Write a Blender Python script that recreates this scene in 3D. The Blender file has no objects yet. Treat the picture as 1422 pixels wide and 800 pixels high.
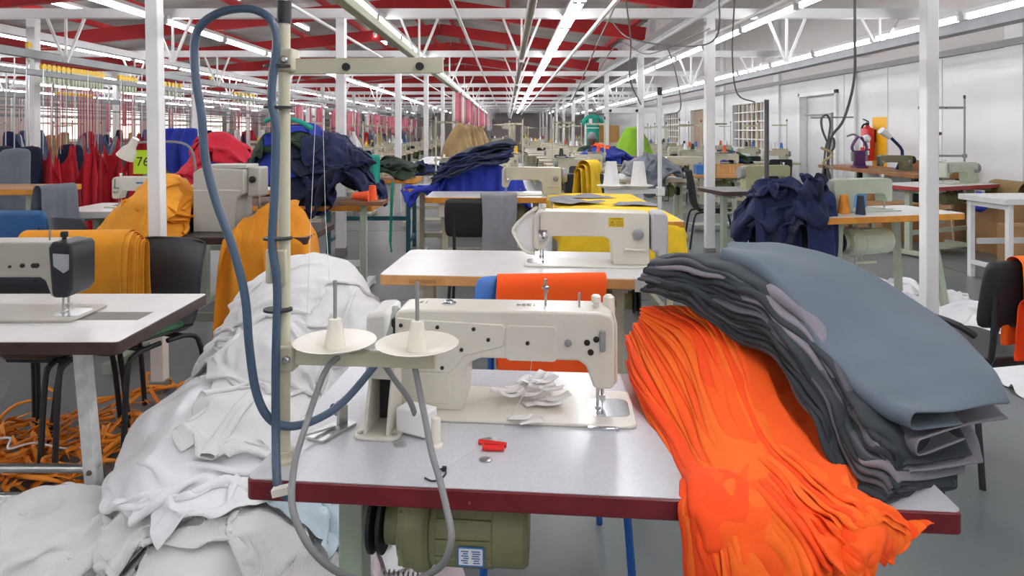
import bpy, math, random
import numpy as np
from mathutils import Vector, Matrix, noise

S = bpy.context.scene
COL = S.collection
R = math.radians

# ------------------------------------------------------------------ camera, world, exposure
EYE = 1.34                                   # lens height above the floor
F_PX, VX, VY = 930.0, 705.0, 182.0           # focal length and vanishing point for a 1422 x 800 frame
cam_d = bpy.data.cameras.new('camera')
cam_d.sensor_width = 36.0
cam_d.lens = 36.0 * F_PX / 1422.0
cam_d.shift_x = (711.0 - VX) / 1422.0
cam_d.shift_y = -(400.0 - VY) / 1422.0
cam_d.clip_start, cam_d.clip_end = 0.05, 200
cam = bpy.data.objects.new('camera', cam_d)
cam.location = (0, 0, EYE)
cam.rotation_euler = (R(90), 0, 0)
COL.objects.link(cam)
S.camera = cam

w = bpy.data.worlds.new('world'); S.world = w
w.use_nodes = True
bg = w.node_tree.nodes['Background']
bg.inputs[0].default_value = (0.93, 0.96, 1.0, 1)
bg.inputs[1].default_value = 1.0

S.view_settings.view_transform = 'Standard'
S.view_settings.look = 'None'
S.view_settings.gamma = 1
S.view_settings.exposure = 0.0
TUBE_W = 26.0                                # strength of the fluorescent tubes

# ------------------------------------------------------------------ helpers
def at(px, py, y):
    """world point seen at photo pixel (px, py) at depth y"""
    return Vector(((px - VX) / F_PX * y, y, EYE - (py - VY) / F_PX * y))

def lin(c):
    return tuple((x / 12.92 if x <= .04045 else ((x + .055) / 1.055) ** 2.4) for x in c)

def hexc(h):
    return lin(tuple(int(h[i:i + 2], 16) / 255 for i in (0, 2, 4)))

ORD = 'first second third fourth fifth sixth seventh eighth ninth tenth eleventh twelfth thirteenth fourteenth fifteenth sixteenth seventeenth eighteenth nineteenth twentieth'.split()
def nth(k):
    """0 -> first, 20 -> twenty-first"""
    if k < 20: return ORD[k]
    t, u = divmod(k + 1, 10)
    return ['twentieth', 'thirtieth', 'fortieth', 'fiftieth'][t - 2] if u == 0 else ['twenty', 'thirty', 'forty', 'fifty'][t - 2] + '-' + ORD[u - 1]

MATS = {}
def mat(name, hx, rough=.5, metal=0., var=.08, vs=6., bump=0., bs=120., sheen=0., coat=0., emit=0., weave=None, trans=0., alpha=1.):
    if name in MATS: return MATS[name]
    m = bpy.data.materials.new(name); MATS[name] = m
    m.use_nodes = True
    nt = m.node_tree; N, L = nt.nodes, nt.links
    b = N['Principled BSDF']
    c = hexc(hx)
    b.inputs['Roughness'].default_value = rough
    b.inputs['Metallic'].default_value = metal
    if sheen:
        b.inputs['Sheen Weight'].default_value = sheen
        b.inputs['Sheen Roughness'].default_value = .5
    if coat:
        b.inputs['Coat Weight'].default_value = coat
        b.inputs['Coat Roughness'].default_value = .12
    if trans: b.inputs['Transmission Weight'].default_value = trans
    b.inputs['Alpha'].default_value = alpha
    tc = N.new('ShaderNodeTexCoord')
    if var:
        nz = N.new('ShaderNodeTexNoise'); nz.inputs['Scale'].default_value = vs
        nz.inputs['Detail'].default_value = 5
        L.new(tc.outputs['Object'], nz.inputs['Vector'])
        rp = N.new('ShaderNodeValToRGB')
        rp.color_ramp.elements[0].position = .3; rp.color_ramp.elements[1].position = .7
        rp.color_ramp.elements[0].color = (*[x * (1 - var) for x in c], 1)
        rp.color_ramp.elements[1].color = (*[min(1, x * (1 + var)) for x in c], 1)
        L.new(nz.outputs['Fac'], rp.inputs['Fac'])
        L.new(rp.outputs['Color'], b.inputs['Base Color'])
    else:
        b.inputs['Base Color'].default_value = (*c, 1)
    if emit:
        b.inputs['Emission Color'].default_value = (*c, 1)
        b.inputs['Emission Strength'].default_value = emit
    if bump:
        if weave:
            t = N.new('ShaderNodeTexWave'); t.inputs['Scale'].default_value = bs
            t.bands_direction = weave; t.inputs['Distortion'].default_value = 1.5
            t.inputs['Detail'].default_value = 2
        else:
            t = N.new('ShaderNodeTexNoise'); t.inputs['Scale'].default_value = bs
            t.inputs['Detail'].default_value = 3
        L.new(tc.outputs['Object'], t.inputs['Vector'])
        bp = N.new('ShaderNodeBump'); bp.inputs['Strength'].default_value = bump
        bp.inputs['Distance'].default_value = .004
        L.new(t.outputs['Fac'], bp.inputs['Height'])
        L.new(bp.outputs['Normal'], b.inputs['Normal'])
    return m

def cloth_mat(name, hx, sheen=.15, var=.1):
    sheen *= .3
    return mat(name, hx, rough=.85, var=var, vs=9, bump=.12, bs=420, sheen=sheen)

class MB:
    def __init__(s): s.v = []; s.f = []
    def add(s, vs, fs):
        o = len(s.v)
        s.v += [tuple(p) for p in vs]; s.f += [tuple(i + o for i in f) for f in fs]
        return s
    def box(s, x0, x1, y0, y1, z0, z1):
        return s.add([(x0,y0,z0),(x1,y0,z0),(x1,y1,z0),(x0,y1,z0),(x0,y0,z1),(x1,y0,z1),(x1,y1,z1),(x0,y1,z1)],
              [(3,2,1,0),(4,5,6,7),(0,1,5,4),(1,2,6,5),(2,3,7,6),(3,0,4,7)])
    def bar(s, a, b, w_, h_=None, up=(0, 0, 1)):
        a, b = Vector(a), Vector(b); h_ = h_ or w_
        d = (b - a).normalized(); u = Vector(up)
        if abs(d.dot(u)) > .98: u = Vector((0, 1, 0))
        sx = d.cross(u).normalized() * w_ / 2; sz = sx.cross(d).normalized() * h_ / 2
        vs = [p + i * sx + j * sz for p in (a, b) for i, j in ((-1,-1),(1,-1),(1,1),(-1,1))]
        return s.add(vs, [(3,2,1,0),(4,5,6,7),(0,1,5,4),(1,2,6,5),(2,3,7,6),(3,0,4,7)])
    def tube(s, pts, r, n=8, caps=True, rs=None):
        pts = [Vector(p) for p in pts]; k = len(pts); vs = []; up = None
        for i, p in enumerate(pts):
            d = (pts[min(i + 1, k - 1)] - pts[max(i - 1, 0)]).normalized()
            if up is None:
                up = Vector((0, 0, 1)) if abs(d.z) < .9 else Vector((1, 0, 0))
            up = (up - d * up.dot(d)).normalized(); sd = d.cross(up)
            rr = rs[i] if rs else r
            for j in range(n):
                a = 2 * math.pi * j / n
                vs.append(p + rr * (math.cos(a) * up + math.sin(a) * sd))
        fs = [(i*n+j, i*n+(j+1)%n, (i+1)*n+(j+1)%n, (i+1)*n+j) for i in range(k-1) for j in range(n)]
        if caps: fs += [tuple(range(n))[::-1], tuple(range((k-1)*n, k*n))]
        return s.add(vs, fs)
    def cyl(s, a, b, r0, r1=None, n=14):
        return s.tube([a, b], r0, n, True, [r0, r0 if r1 is None else r1])
    def lathe(s, prof, c=(0, 0, 0), n=20, ax='z'):
        vs = []
        for r, h in prof:
            for j in range(n):
                a = 2 * math.pi * j / n; x, y = r * math.cos(a), r * math.sin(a)
                q = (x, y, h) if ax == 'z' else (h, x, y) if ax == 'x' else (y, h, x)
                vs.append((c[0] + q[0], c[1] + q[1], c[2] + q[2]))
        k = len(prof)
        fs = [(i*n+j, i*n+(j+1)%n, (i+1)*n+(j+1)%n, (i+1)*n+j) for i in range(k-1) for j in range(n)]
        fs += [tuple(range(n))[::-1], tuple(range((k-1)*n, k*n))]
        return s.add(vs, fs)
    def prism(s, poly, y0, y1, plane='xz'):
        k = len(poly)
        q = (lambda a, b, y: (a, y, b)) if plane == 'xz' else (lambda a, b, y: (a, b, y)) if plane == 'xy' else (lambda a, b, y: (y, a, b))
        vs = [q(a, b, y0) for a, b in poly] + [q(a, b, y1) for a, b in poly]
        fs = [(i, (i+1) % k, k+(i+1) % k, k+i) for i in range(k)]
        fs += [tuple(range(k))[::-1], tuple(range(k, 2*k))]
        return s.add(vs, fs)
    def grid(s, A, wrap=False):
        n, m = A.shape[:2]
        fs = [(i*m+j, i*m+(j+1) % m, (i+1)*m+(j+1) % m, (i+1)*m+j) for i in range(n-1) for j in range(m if wrap else m-1)]
        return s.add(A.reshape(-1, 3).tolist(), fs)

def rrect(x0, x1, y0, y1, r, n=4):
    out = []
    for cx, cy, a0 in ((x1-r, y1-r, 0), (x0+r, y1-r, 90), (x0+r, y0+r, 180), (x1-r, y0+r, 270)):
        for i in range(n + 1):
            a = R(a0 + 90 * i / n); out.append((cx + r*math.cos(a), cy + r*math.sin(a)))
    return out

def spl(P, n):
    """Catmull-Rom through P, n samples"""
    P = np.array([tuple(p) for p in P], float); k = len(P)
    Q = np.vstack([2*P[0]-P[1], P, 2*P[-1]-P[-2]])
    t = np.linspace(0, k-1-1e-9, n); i = t.astype(int); u = (t-i)[:, None]
    p0, p1, p2, p3 = Q[i], Q[i+1], Q[i+2], Q[i+3]
    return .5*((2*p1)+(-p0+p2)*u+(2*p0-5*p1+4*p2-p3)*u*u+(-p0+3*p1-3*p2+p3)*u**3)

def obj(name, mb, m, parent=None, smooth=38, bevel=0, seg=2, sub=0, thick=0, loc=None, recalc=True):
    me = bpy.data.meshes.new(name)
    me.from_pydata(mb.v, [], mb.f)
    if recalc:
        import bmesh
        b = bmesh.new(); b.from_mesh(me); bmesh.ops.recalc_face_normals(b, faces=b.faces); b.to_mesh(me); b.free()
    if smooth:
        me.shade_smooth()
        if smooth < 180: me.set_sharp_from_angle(angle=R(smooth))
    me.materials.append(m)
    o = bpy.data.objects.new(name, me); COL.objects.link(o)
    if parent: o.parent = parent
    if loc is not None: o.location = loc
    if thick:
        md = o.modifiers.new('solid', 'SOLIDIFY'); md.thickness = thick; md.offset = 0
    if sub:
        md = o.modifiers.new('sub', 'SUBSURF'); md.levels = md.render_levels = sub
    if bevel:
        md = o.modifiers.new('bevel', 'BEVEL'); md.width = bevel; md.segments = seg
        md.limit_method = 'ANGLE'; md.angle_limit = R(35); md.harden_normals = False
    return o

def tag(o, label, cat, group=None, kind=None):
    if label: o['label'] = label
    if cat: o['category'] = cat
    if group: o['group'] = group
    if kind: o['kind'] = kind
    return o

def thing(name, label, cat, loc=(0, 0, 0), rz=0, group=None):
    o = bpy.data.objects.new(name, None); COL.objects.link(o)
    o.empty_display_size = .05
    o.location = loc; o.rotation_euler = (0, 0, R(rz))
    return tag(o, label, cat, group)

def struct(name, mb, m, parent=None, **k):
    o = obj(name, mb, m, parent, **k)
    if parent is None: o['kind'] = 'structure'
    return o

def dup(root, loc=None, rz=None, label=None, group=None, scale=None):
    kids = {}
    for o in COL.objects:
        if o.parent: kids.setdefault(o.parent, []).append(o)
    def cp(o, par):
        c = o.copy(); COL.objects.link(c); c.parent = par
        for ch in kids.get(o, []): cp(ch, c)
        return c
    r = cp(root, None)
    if loc is not None: r.location = loc
    if rz is not None: r.rotation_euler = (0, 0, R(rz))
    if scale: r.scale = scale
    if label: r['label'] = label
    if group: r['group'] = group
    elif 'group' in r: del r['group']
    return r

# shared materials
WHITE = mat('white paint', 'e8e9e8', .45, var=.05, vs=3)
CREAM = mat('cream enamel', 'd6d2c5', .35, var=.05, vs=7, coat=.2)
BEIGE = mat('beige enamel', 'c2bea6', .4, var=.05, vs=9)
IVORY = mat('ivory plastic', 'dedacd', .25, var=.03)
PALEGREEN = mat('pale green enamel', 'b9c2ae', .42, var=.08, vs=9)
OLIVE = mat('olive motor paint', '85855f', .45, var=.18, vs=14)
GREYGREEN = mat('grey green paint', '9aa694', .5, var=.1, vs=6)
STEEL = mat('steel', 'b9bbbb', .28, 1., var=.1, vs=20)
DARK = mat('black enamel', '17181a', .45, var=.2, vs=20)
BLACKPL = mat('black plastic', '1d2024', .5, var=.15)
GREYPL = mat('grey plastic', '8b8d8b', .45, var=.05)
LAMI = mat('white laminate', 'c2c3c8', .25, var=.05, vs=160, bump=.03, bs=300)
WHITETOP = mat('pale laminate', 'dfdfdc', .25, var=.04, vs=9)
WOODEDGE = mat('blond wood edge', 'c9955a', .5, var=.15, vs=18)
ORWOOD = mat('orange wood edge', 'd08a2c', .45, var=.15, vs=16)
REDEDGE = mat('dark red edge', '6c0f1b', .38, var=.22, vs=22, coat=.3)
def chip(m, hx, scale, thr):
    """worn patches where the paint has come off"""
    nt = m.node_tree; N, L = nt.nodes, nt.links; b = N['Principled BSDF']
    src = b.inputs['Base Color'].links[0].from_socket
    mp = N.new('ShaderNodeTexNoise'); mp.inputs['Scale'].default_value = scale; mp.inputs['Detail'].default_value = 9; mp.inputs['Roughness'].default_value = .7
    L.new(N['Texture Coordinate'].outputs['Object'], mp.inputs['Vector'])
    r = N.new('ShaderNodeValToRGB'); r.color_ramp.elements[0].position = thr; r.color_ramp.elements[1].position = thr + .02
    L.new(mp.outputs['Fac'], r.inputs['Fac'])
    mx = N.new('ShaderNodeMix'); mx.data_type = 'RGBA'; L.new(r.outputs['Color'], mx.inputs['Factor']); L.new(src, mx.inputs[6])
    mx.inputs[7].default_value = (*hexc(hx), 1); L.new(mx.outputs[2], b.inputs['Base Color'])
chip(REDEDGE, '8d8078', 9, .66)
DKWOOD = mat('dark wood edge', '3b2622', .5, var=.25, vs=20)
# ------------------------------------------------------------------ room shell
def concrete():
    m = mat('polished concrete', '83888a', .33, var=0)
    nt = m.node_tree; N, L = nt.nodes, nt.links; b = N['Principled BSDF']
    tc = N['Texture Coordinate']
    n1 = N.new('ShaderNodeTexNoise'); n1.inputs['Scale'].default_value = .7; n1.inputs['Detail'].default_value = 8
    n2 = N.new('ShaderNodeTexNoise'); n2.inputs['Scale'].default_value = 90; n2.inputs['Detail'].default_value = 2
    L.new(tc.outputs['Object'], n1.inputs['Vector']); L.new(tc.outputs['Object'], n2.inputs['Vector'])
    r1 = N.new('ShaderNodeValToRGB')
    r1.color_ramp.elements[0].position = .3; r1.color_ramp.elements[0].color = (*hexc('5c6365'), 1)
    r1.color_ramp.elements[1].position = .72; r1.color_ramp.elements[1].color = (*hexc('7f8485'), 1)
    r2 = N.new('ShaderNodeValToRGB')
    r2.color_ramp.elements[0].position = .74; r2.color_ramp.elements[0].color = (0, 0, 0, 1)
    r2.color_ramp.elements[1].position = .8; r2.color_ramp.elements[1].color = (.5, .5, .5, 1)
    L.new(n1.outputs['Fac'], r1.inputs['Fac']); L.new(n2.outputs['Fac'], r2.inputs['Fac'])
    mx = N.new('ShaderNodeMix'); mx.data_type = 'RGBA'
    L.new(r2.outputs['Color'], mx.inputs['Factor']); L.new(r1.outputs['Color'], mx.inputs[6])
    mx.inputs[7].default_value = (.75, .75, .73, 1)
    L.new(mx.outputs[2], b.inputs['Base Color'])
    return m
XL, XR, YB, YF = -16.0, 5.9, -9.0, 47.0
o = struct('floor', MB().box(XL, XR + .3, YB, YF, -.2, 0), concrete())
JOINT = mat('floor joint', '4b4f50', .8)
jb = MB()
for y in (1.62, 5.3, 9.0, 12.7, 16.4): jb.box(XL, XR, y, y + .007, 0, .0012)
for x in (.62, -3.4, 4.3): jb.box(x, x + .007, .2, 40, 0, .0012)
struct('floor_joint', jb, JOINT, o, smooth=0)
WALLW = mat('white wall sheet', 'e2e3e3', .4, var=.05, vs=1.2)
WALLP = mat('upper wall paint', 'd3cdca', .6, var=.04, vs=1.)
FARW = mat('far wall paint', 'd3c7c4', .7, var=.06, vs=.8)
# right wall: lower sheet with openings, upper band
wr = MB()
ops = [(12.0, 13.45, 0, 2.03), (15.35, 17.5, .92, 2.02), (20.2, 21.6, 0, 2.0), (23.0, 25.2, .92, 2.0)]
y = YB
for a, b_, z0, z1 in ops:
    wr.box(XR, XR + .25, y, a, 0, 2.4)
    if z0 > 0: wr.box(XR, XR + .25, a, b_, 0, z0)
    wr.box(XR, XR + .25, a, b_, z1, 2.4)
    y = b_
wr.box(XR, XR + .25, y, YF, 0, 2.4)
wall_r = struct('wall_right', wr, WALLW, smooth=0)
ub = MB().box(XR, XR + .25, YB, YF, 2.4, 4.9)
struct('wall_upper', ub, WALLP, wall_r, smooth=0)
for yy in (3.6, 5.0, 6.4, 7.75, 9.1, 10.4, 11.75, 14.6, 18.3, 19.6, 22.2, 26.5, 29, 32):
    w_ = .28 if yy in (7.75, 14.6, 18.3, 26.5) else .03
    obj('panel', MB().box(XR - (.05 if w_ > .1 else .012), XR, yy - w_/2, yy + w_/2, 0, 4.9 if w_ > .1 else 2.38), WALLW, wall_r, smooth=0)
RAILM = mat('wall trunking', '8f8e8c', .4, .4)
obj('wall_rail', MB().box(XR - .09, XR, YB, 44, 2.33, 2.41), RAILM, wall_r, smooth=0)
obj('conduit', MB().cyl((XR - .04, 11.3, .2), (XR - .04, 11.3, 2.36), .025), WHITE, wall_r)
# door, windows
dr = MB()
for a, b_ in ((11.94, 12.012), (13.438, 13.51)): dr.box(XR - .05, XR + .1, a, b_, 0, 2.09)
dr.box(XR - .05, XR + .1, 11.94, 13.51, 2.018, 2.09)
d1 = struct('door_1', MB().box(XR + .12, XR + .16, 12.0, 13.45, 0, 2.03), WALLW, smooth=0)
obj('door_frame', dr, WHITE, d1, bevel=.004)
obj('door_bar', MB().cyl((XR + .06, 12.05, 1.66), (XR + .06, 13.4, 1.66), .012), STEEL, d1)
d2 = struct('door_2', MB().box(XR + .12, XR + .16, 20.2, 21.6, 0, 2.0), mat('tan door', 'a58d78', .6), smooth=0)
obj('door_handle', MB().cyl((XR + .11, 20.4, 1), (XR + .02, 20.4, 1), .015), STEEL, d2)
GLASS = mat('dusky glass', '77706a', .12, var=.2, vs=2.5)
TANB = mat('tan shelving', 'b29b80', .7, var=.3, vs=2)
for k, (a, b_, z0, z1) in enumerate(((15.35, 17.5, .92, 2.02), (23.0, 25.2, .92, 2.0))):
    wd = struct('window_%d' % (k + 1), MB().box(XR + .17, XR + .2, a, b_, z0, z1), TANB, smooth=0)
    fr = MB()
    fr.box(XR - .03, XR + .1, a - .05, a + .012, z0 - .05, z1 + .05).box(XR - .03, XR + .1, b_ - .012, b_ + .05, z0 - .05, z1 + .05)
    fr.box(XR - .03, XR + .1, a, b_, z0 - .05, z0 + .012).box(XR - .03, XR + .1, a, b_, z1 - .012, z1 + .05)
    obj('window_frame', fr, WHITE, wd, smooth=0)
    for i in range(1, 7):
        yy = a + (b_ - a) * i / 7; obj('window_bar', MB().box(XR + .02, XR + .05, yy - .018, yy + .018, z0, z1), WHITE, wd, smooth=0)
    for i in range(1, 5):
        zz = z0 + (z1 - z0) * i / 5; obj('window_bar', MB().box(XR + .015, XR + .055, a, b_, zz - .015, zz + .015), WHITE, wd, smooth=0)
    for i in range(7):
        ya = a + (b_ - a) * i / 7
        obj('pane', MB().box(XR + .09, XR + .1, ya + .02, ya + (b_ - a) / 7 - .02, z0, z1), GLASS if (i * 7 + k) % 3 == 0 else TANB, wd, smooth=0)
# far, left and rear walls
fw = struct('wall_far', MB().box(XL, XR, YF, YF + .2, 0, 5), FARW, smooth=0)
lw = struct('wall_left', MB().box(XL - .2, XL, YB, YF, 0, 5), mat('left wall paint', 'b5a19a', .7, var=.1, vs=.6), smooth=0)
SKYP = mat('daylit pane', 'fff6ea', .5, var=0, emit=1.6)
n = 1
for yy in np.arange(7, 44, 4.2):
    wd = struct('window_%d' % (n + 2), MB().box(XL, XL + .06, yy - 1.15, yy + 1.15, .95, 1.05), WHITE, smooth=0); n += 1
    for i in range(3):
        for zz in (1.05, 1.65): obj('pane', MB().box(XL + .01, XL + .02, yy - 1.1 + i * .75, yy - .42 + i * .75, zz, zz + .52), SKYP, wd, smooth=0)
struct('wall_rear', MB().box(XL, XR, YB - .2, YB, 0, 5), WALLW, smooth=0)

# roof
def roof_z(x):
    if x > -1.5: return 3.44 - .14 * (x + 1.5)
    if x > -9: return 3.44 - .1 * (-1.5 - x)
    if x > -13: return 2.69 + .1 * (-9 - x)
    return 3.09 - .1 * (-13 - x)
SHEET = mat('corrugated roof sheet', 'a9a8a4', .5, .3, var=.25, vs=1.4)
xs = [2.45, -1.5, -9, -13, XL]
cr = MB()
nx = []
for a, b_ in zip(xs[:-1], xs[1:]):
    nx += list(np.linspace(a, b_, max(2, int(abs(a - b_) / 2)), endpoint=False))
nx.append(XL)
ys = np.arange(YB, YF + .2, .16)
A = np.array([[(x, yv, roof_z(x) + .36 + (.03 if (j % 2) else 0)) for j, yv in enumerate(ys)] for x in nx])
cr.grid(A)
ceil = struct('ceiling', cr, SHEET, smooth=0, recalc=False)
obj('ceiling_bay', MB().box(2.45, XR + .25, YB, YF, 4.85, 4.95), WALLP, ceil, smooth=0)
FASC = mat('corrugated fascia', 'b4b0ae', .5, .2, var=.1, vs=3)
A = np.array([[(2.47 + (.03 if (j // 2) % 2 else 0), yv, z) for j, yv in enumerate(np.arange(YB, YF, .09))] for z in (2.86, 4.86)])
fs_ = struct('wall_fascia', MB().grid(A), FASC, smooth=0)
obj('gutter', MB().box(2.33, 2.47, YB, YF, 2.8, 2.9), GREYPL, fs_, smooth=0)
RED = mat('red oxide paint', 'a81c20', .5, var=.2, vs=2.5)
for yv in np.arange(-6.3, 46, 3.0):
    for a, b_ in ((2.4, -1.5), (-1.5, -9), (-9, -13), (-13, XL)):
        rf = struct('roof_beam', MB().bar((a, yv, roof_z(a) + .13), (b_, yv, roof_z(b_) + .13), .09, .24), RED, smooth=0)
for x in (2.2, 1.1, 0, -1.2, -1.9, -3.2, -4.5, -5.8, -7.1, -8.4, -9.7, -11.2, -12.6, -14.5):
    struct('roof_beam', MB().bar((x, YB, roof_z(x) + .3), (x, 46, roof_z(x) + .3), .06, .09), RED, smooth=0)

# white cross beams with V hangers, columns
HANG = [-11.0, -8.5, -6.1, -4.75, -3.6, -.95, .15, 3.0, 4.0]
ROWS = [-12.4, -8.6, -5.1, -1.79, 2.17]
YC = [3.45 + 3.75 * k for k in range(-3, 12)]
for k, yv in enumerate(YC):
    bm = struct('ceiling_beam', MB().box(XL, XR, yv - .05, yv + .05, 2.55, 2.65), WHITE, smooth=0)
    for x in HANG:
        z = 2.08 if x != 4.0 else 2.2
        v_ = MB().bar((x - .2, yv, 2.55), (x - .01, yv, z), .025).bar((x + .2, yv, 2.55), (x + .01, yv, z), .025).bar((x, yv, 2.55), (x, yv, z), .022)
        obj('hanger_brace', v_, WHITE, bm, smooth=0)
    if yv > 3 or yv < 0:
        for x in ROWS:
            hc = .033 if 3 < yv < 4 else .048
            c = struct('column', MB().box(x - hc, x + hc, yv - hc, yv + hc, .0, 2.55), WHITE, bevel=.006)
            if yv < 8:
                obj('base_collar', MB().box(x - hc - .006, x + hc + .006, yv - hc - .006, yv + hc + .006, .0, .09), GREYPL, c, bevel=.004)
                if x == ROWS[3] and yv < 4: c.rotation_euler = (0, R(-.9), 0)

# rails and pipes under the beams
def rail(label, x, z, w_, h_, m, y0=YB, y1=45, cat='rail'):
    o = obj('overhead_rail', MB().box(x - w_/2, x + w_/2, y0, y1, z - h_/2, z + h_/2), m, bevel=.006)
    return tag(o, label, cat)
GALV = mat('galvanised steel', '77797b', .4, .35, var=.12, vs=4)
BRN = mat('brown grey pipe', '8a8075', .4, .3)
rail('green grey overhead conveyor rail carrying the pink strips and tan garments', -.95, 2.1, .07, .06, mat('conveyor paint', 'a9ad92', .45))
tag(obj('overhead_pipe', MB().cyl((.15, YB, 2.13), (.15, 45, 2.13), .028), BRN), 'brown grey pipe running down the middle of the ceiling', 'pipe')
tag(obj('overhead_pipe', MB().cyl((.9, YB, 2.42), (.9, 45, 2.42), .022), WHITE), 'thin white pipe right of the double lamp row', 'pipe')
rail('long grey trunking rail below the lamps of the white wall bay', 3.97, 2.24, .12, .1, GALV)
rail('white trunking over the red garments, between two lamp rows', -5.35, 2.42, .1, .09, WHITE)
rail('upper grey conveyor rail above the yellow hooks', -4.95, 2.14, .05, .09, GALV)
rail('lower grey conveyor rail holding the yellow and green hooks', -4.7, 1.92, .045, .06, GALV)
rail('grey conveyor rail in the next bay behind the red garments', -8.55, 1.98, .05, .08, GALV, 4)
rail('thin conveyor rail further into the left bays', -11, 1.98, .05, .08, GALV, 4)
for k, (x, z) in enumerate(((-6.6, 1.8), (-7.4, 1.7), (-9.6, 1.75), (-10.3, 1.65), (-12.0, 1.72), (-13.4, 1.8))):
    o = rail(nth(k) + ' of the thin distant rails in the left bays', x, z, .03, .03, GALV, 6); o['group'] = 'distant conveyor rails'
for x, z in ((-.5, 2.5), (-1.95, 2.48), (1.95, 2.5), (2.3, 2.42)):
    o = tag(obj('overhead_pipe', MB().cyl((x, YB, z), (x, 45, z), .018), WHITE), {-.5: 'thin white conduit left of the brown ceiling pipe', -1.95: 'thin white conduit along the left column row', 1.95: 'thin white conduit just left of the right column row', 2.3: 'thin white conduit under the gutter'}[x], 'pipe', 'white conduits along the columns')

# fluorescent fixtures
TUBE = mat('lit tube', 'fbfbff', .4, var=0, emit=TUBE_W)
HOUS = mat('lamp housing', 'dedfdd', .4, var=.03)
proto = {}
def fixture(x, y, z, dbl, label, group, warm=False, rx=0):
    key = dbl
    if key not in proto:
        t = thing('ceiling_lamp', label, 'lamp', (x, y, z), 0, group)
        wd = .06 if dbl else .032
        obj('housing', MB().box(-wd, wd, -.72, .72, .03, .07), HOUS, t, smooth=0)
        for sx in ((-.034, .034) if dbl else (0,)):
            obj('lamp_tube', MB().tube([(sx, -.68, 0), (sx, .68, 0)], .021, 8, False), TUBE, t)
            for sy in (-1, 1): obj('end_cap', MB().box(sx - .022, sx + .022, sy * .7 - .02, sy * .7 + .02, -.02, .04), HOUS, t, smooth=0)
        proto[key] = t; return t
    return dup(proto[key], (x, y, z), 0, label, group)
LROWS = [(.65, 2.52, True, 1.6, 'double tube lamp', 'in the middle row', 'double lamps of the middle row'),
    (-3.64, 2.5, False, 2.6, 'tube lamp', 'in the row left of the near column', 'lamps left of the near column'),
    (-6.1, 2.5, False, 3.4, 'tube lamp', 'in the row above the red garments', 'lamps above the red garments'),
    (-8.6, 2.45, False, 5, 'tube lamp', 'in the second bay beyond the red garments', 'lamps of the second left bay'),
    (-11.2, 2.45, False, 6, 'tube lamp', 'in the far left bay', 'lamps of the far left bay'),
    (-13.8, 2.45, False, 6, 'tube lamp', 'in the row by the daylit windows', 'lamps by the daylit windows'),
    (-1.35, 2.5, False, 2.4, 'tube lamp', 'above the rail with pink strips', 'lamps above the pink strips'),
    (2.72, 2.5, False, 1.8, 'tube lamp', 'in the row along the corrugated fascia', 'lamps along the fascia'),
    (4.2, 2.38, False, 3.2, 'tube lamp', 'in the row nearest the white wall', 'lamps nearest the white wall')]
for x, z, dbl, y0, lab, where, grp in LROWS:
    yv = y0 + .72; k = 0
    while yv > YB + 1.8: yv -= 1.5
    while yv < 44:
        seen = EYE - z < 0 and VY - (z - EYE) * F_PX / max(yv, .1) > 0 and yv > 0
        if seen: l_ = '%s %s from the near end %s' % (nth(k), lab, where); k += 1
        else: l_ = '%s overhead out of the frame, %s' % (lab, where)
        fixture(x, yv, z, dbl, l_, grp)
        yv += 1.5 if yv < 30 else 3.0
for k, (x, yv) in enumerate(((-4.0, 9.3), (-3.9, 12.4), (-6.2, 9.4), (-2.9, 15.3))):
    fixture(x, yv, roof_z(x) + .12, False, nth(k) + ' of the short tube lamps fixed up among the red rafters', 'lamps among the rafters')
# ------------------------------------------------------------------ builders: motor, table, machine, stand, chair, cone
PLATE = mat('rating plate face', 'eef0f2', .4, var=0)
BLUEB = mat('rating plate border', '3e7fc0', .4, var=.05)
INKB = mat('plate print', '4c78b4', .5, var=0)

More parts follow.
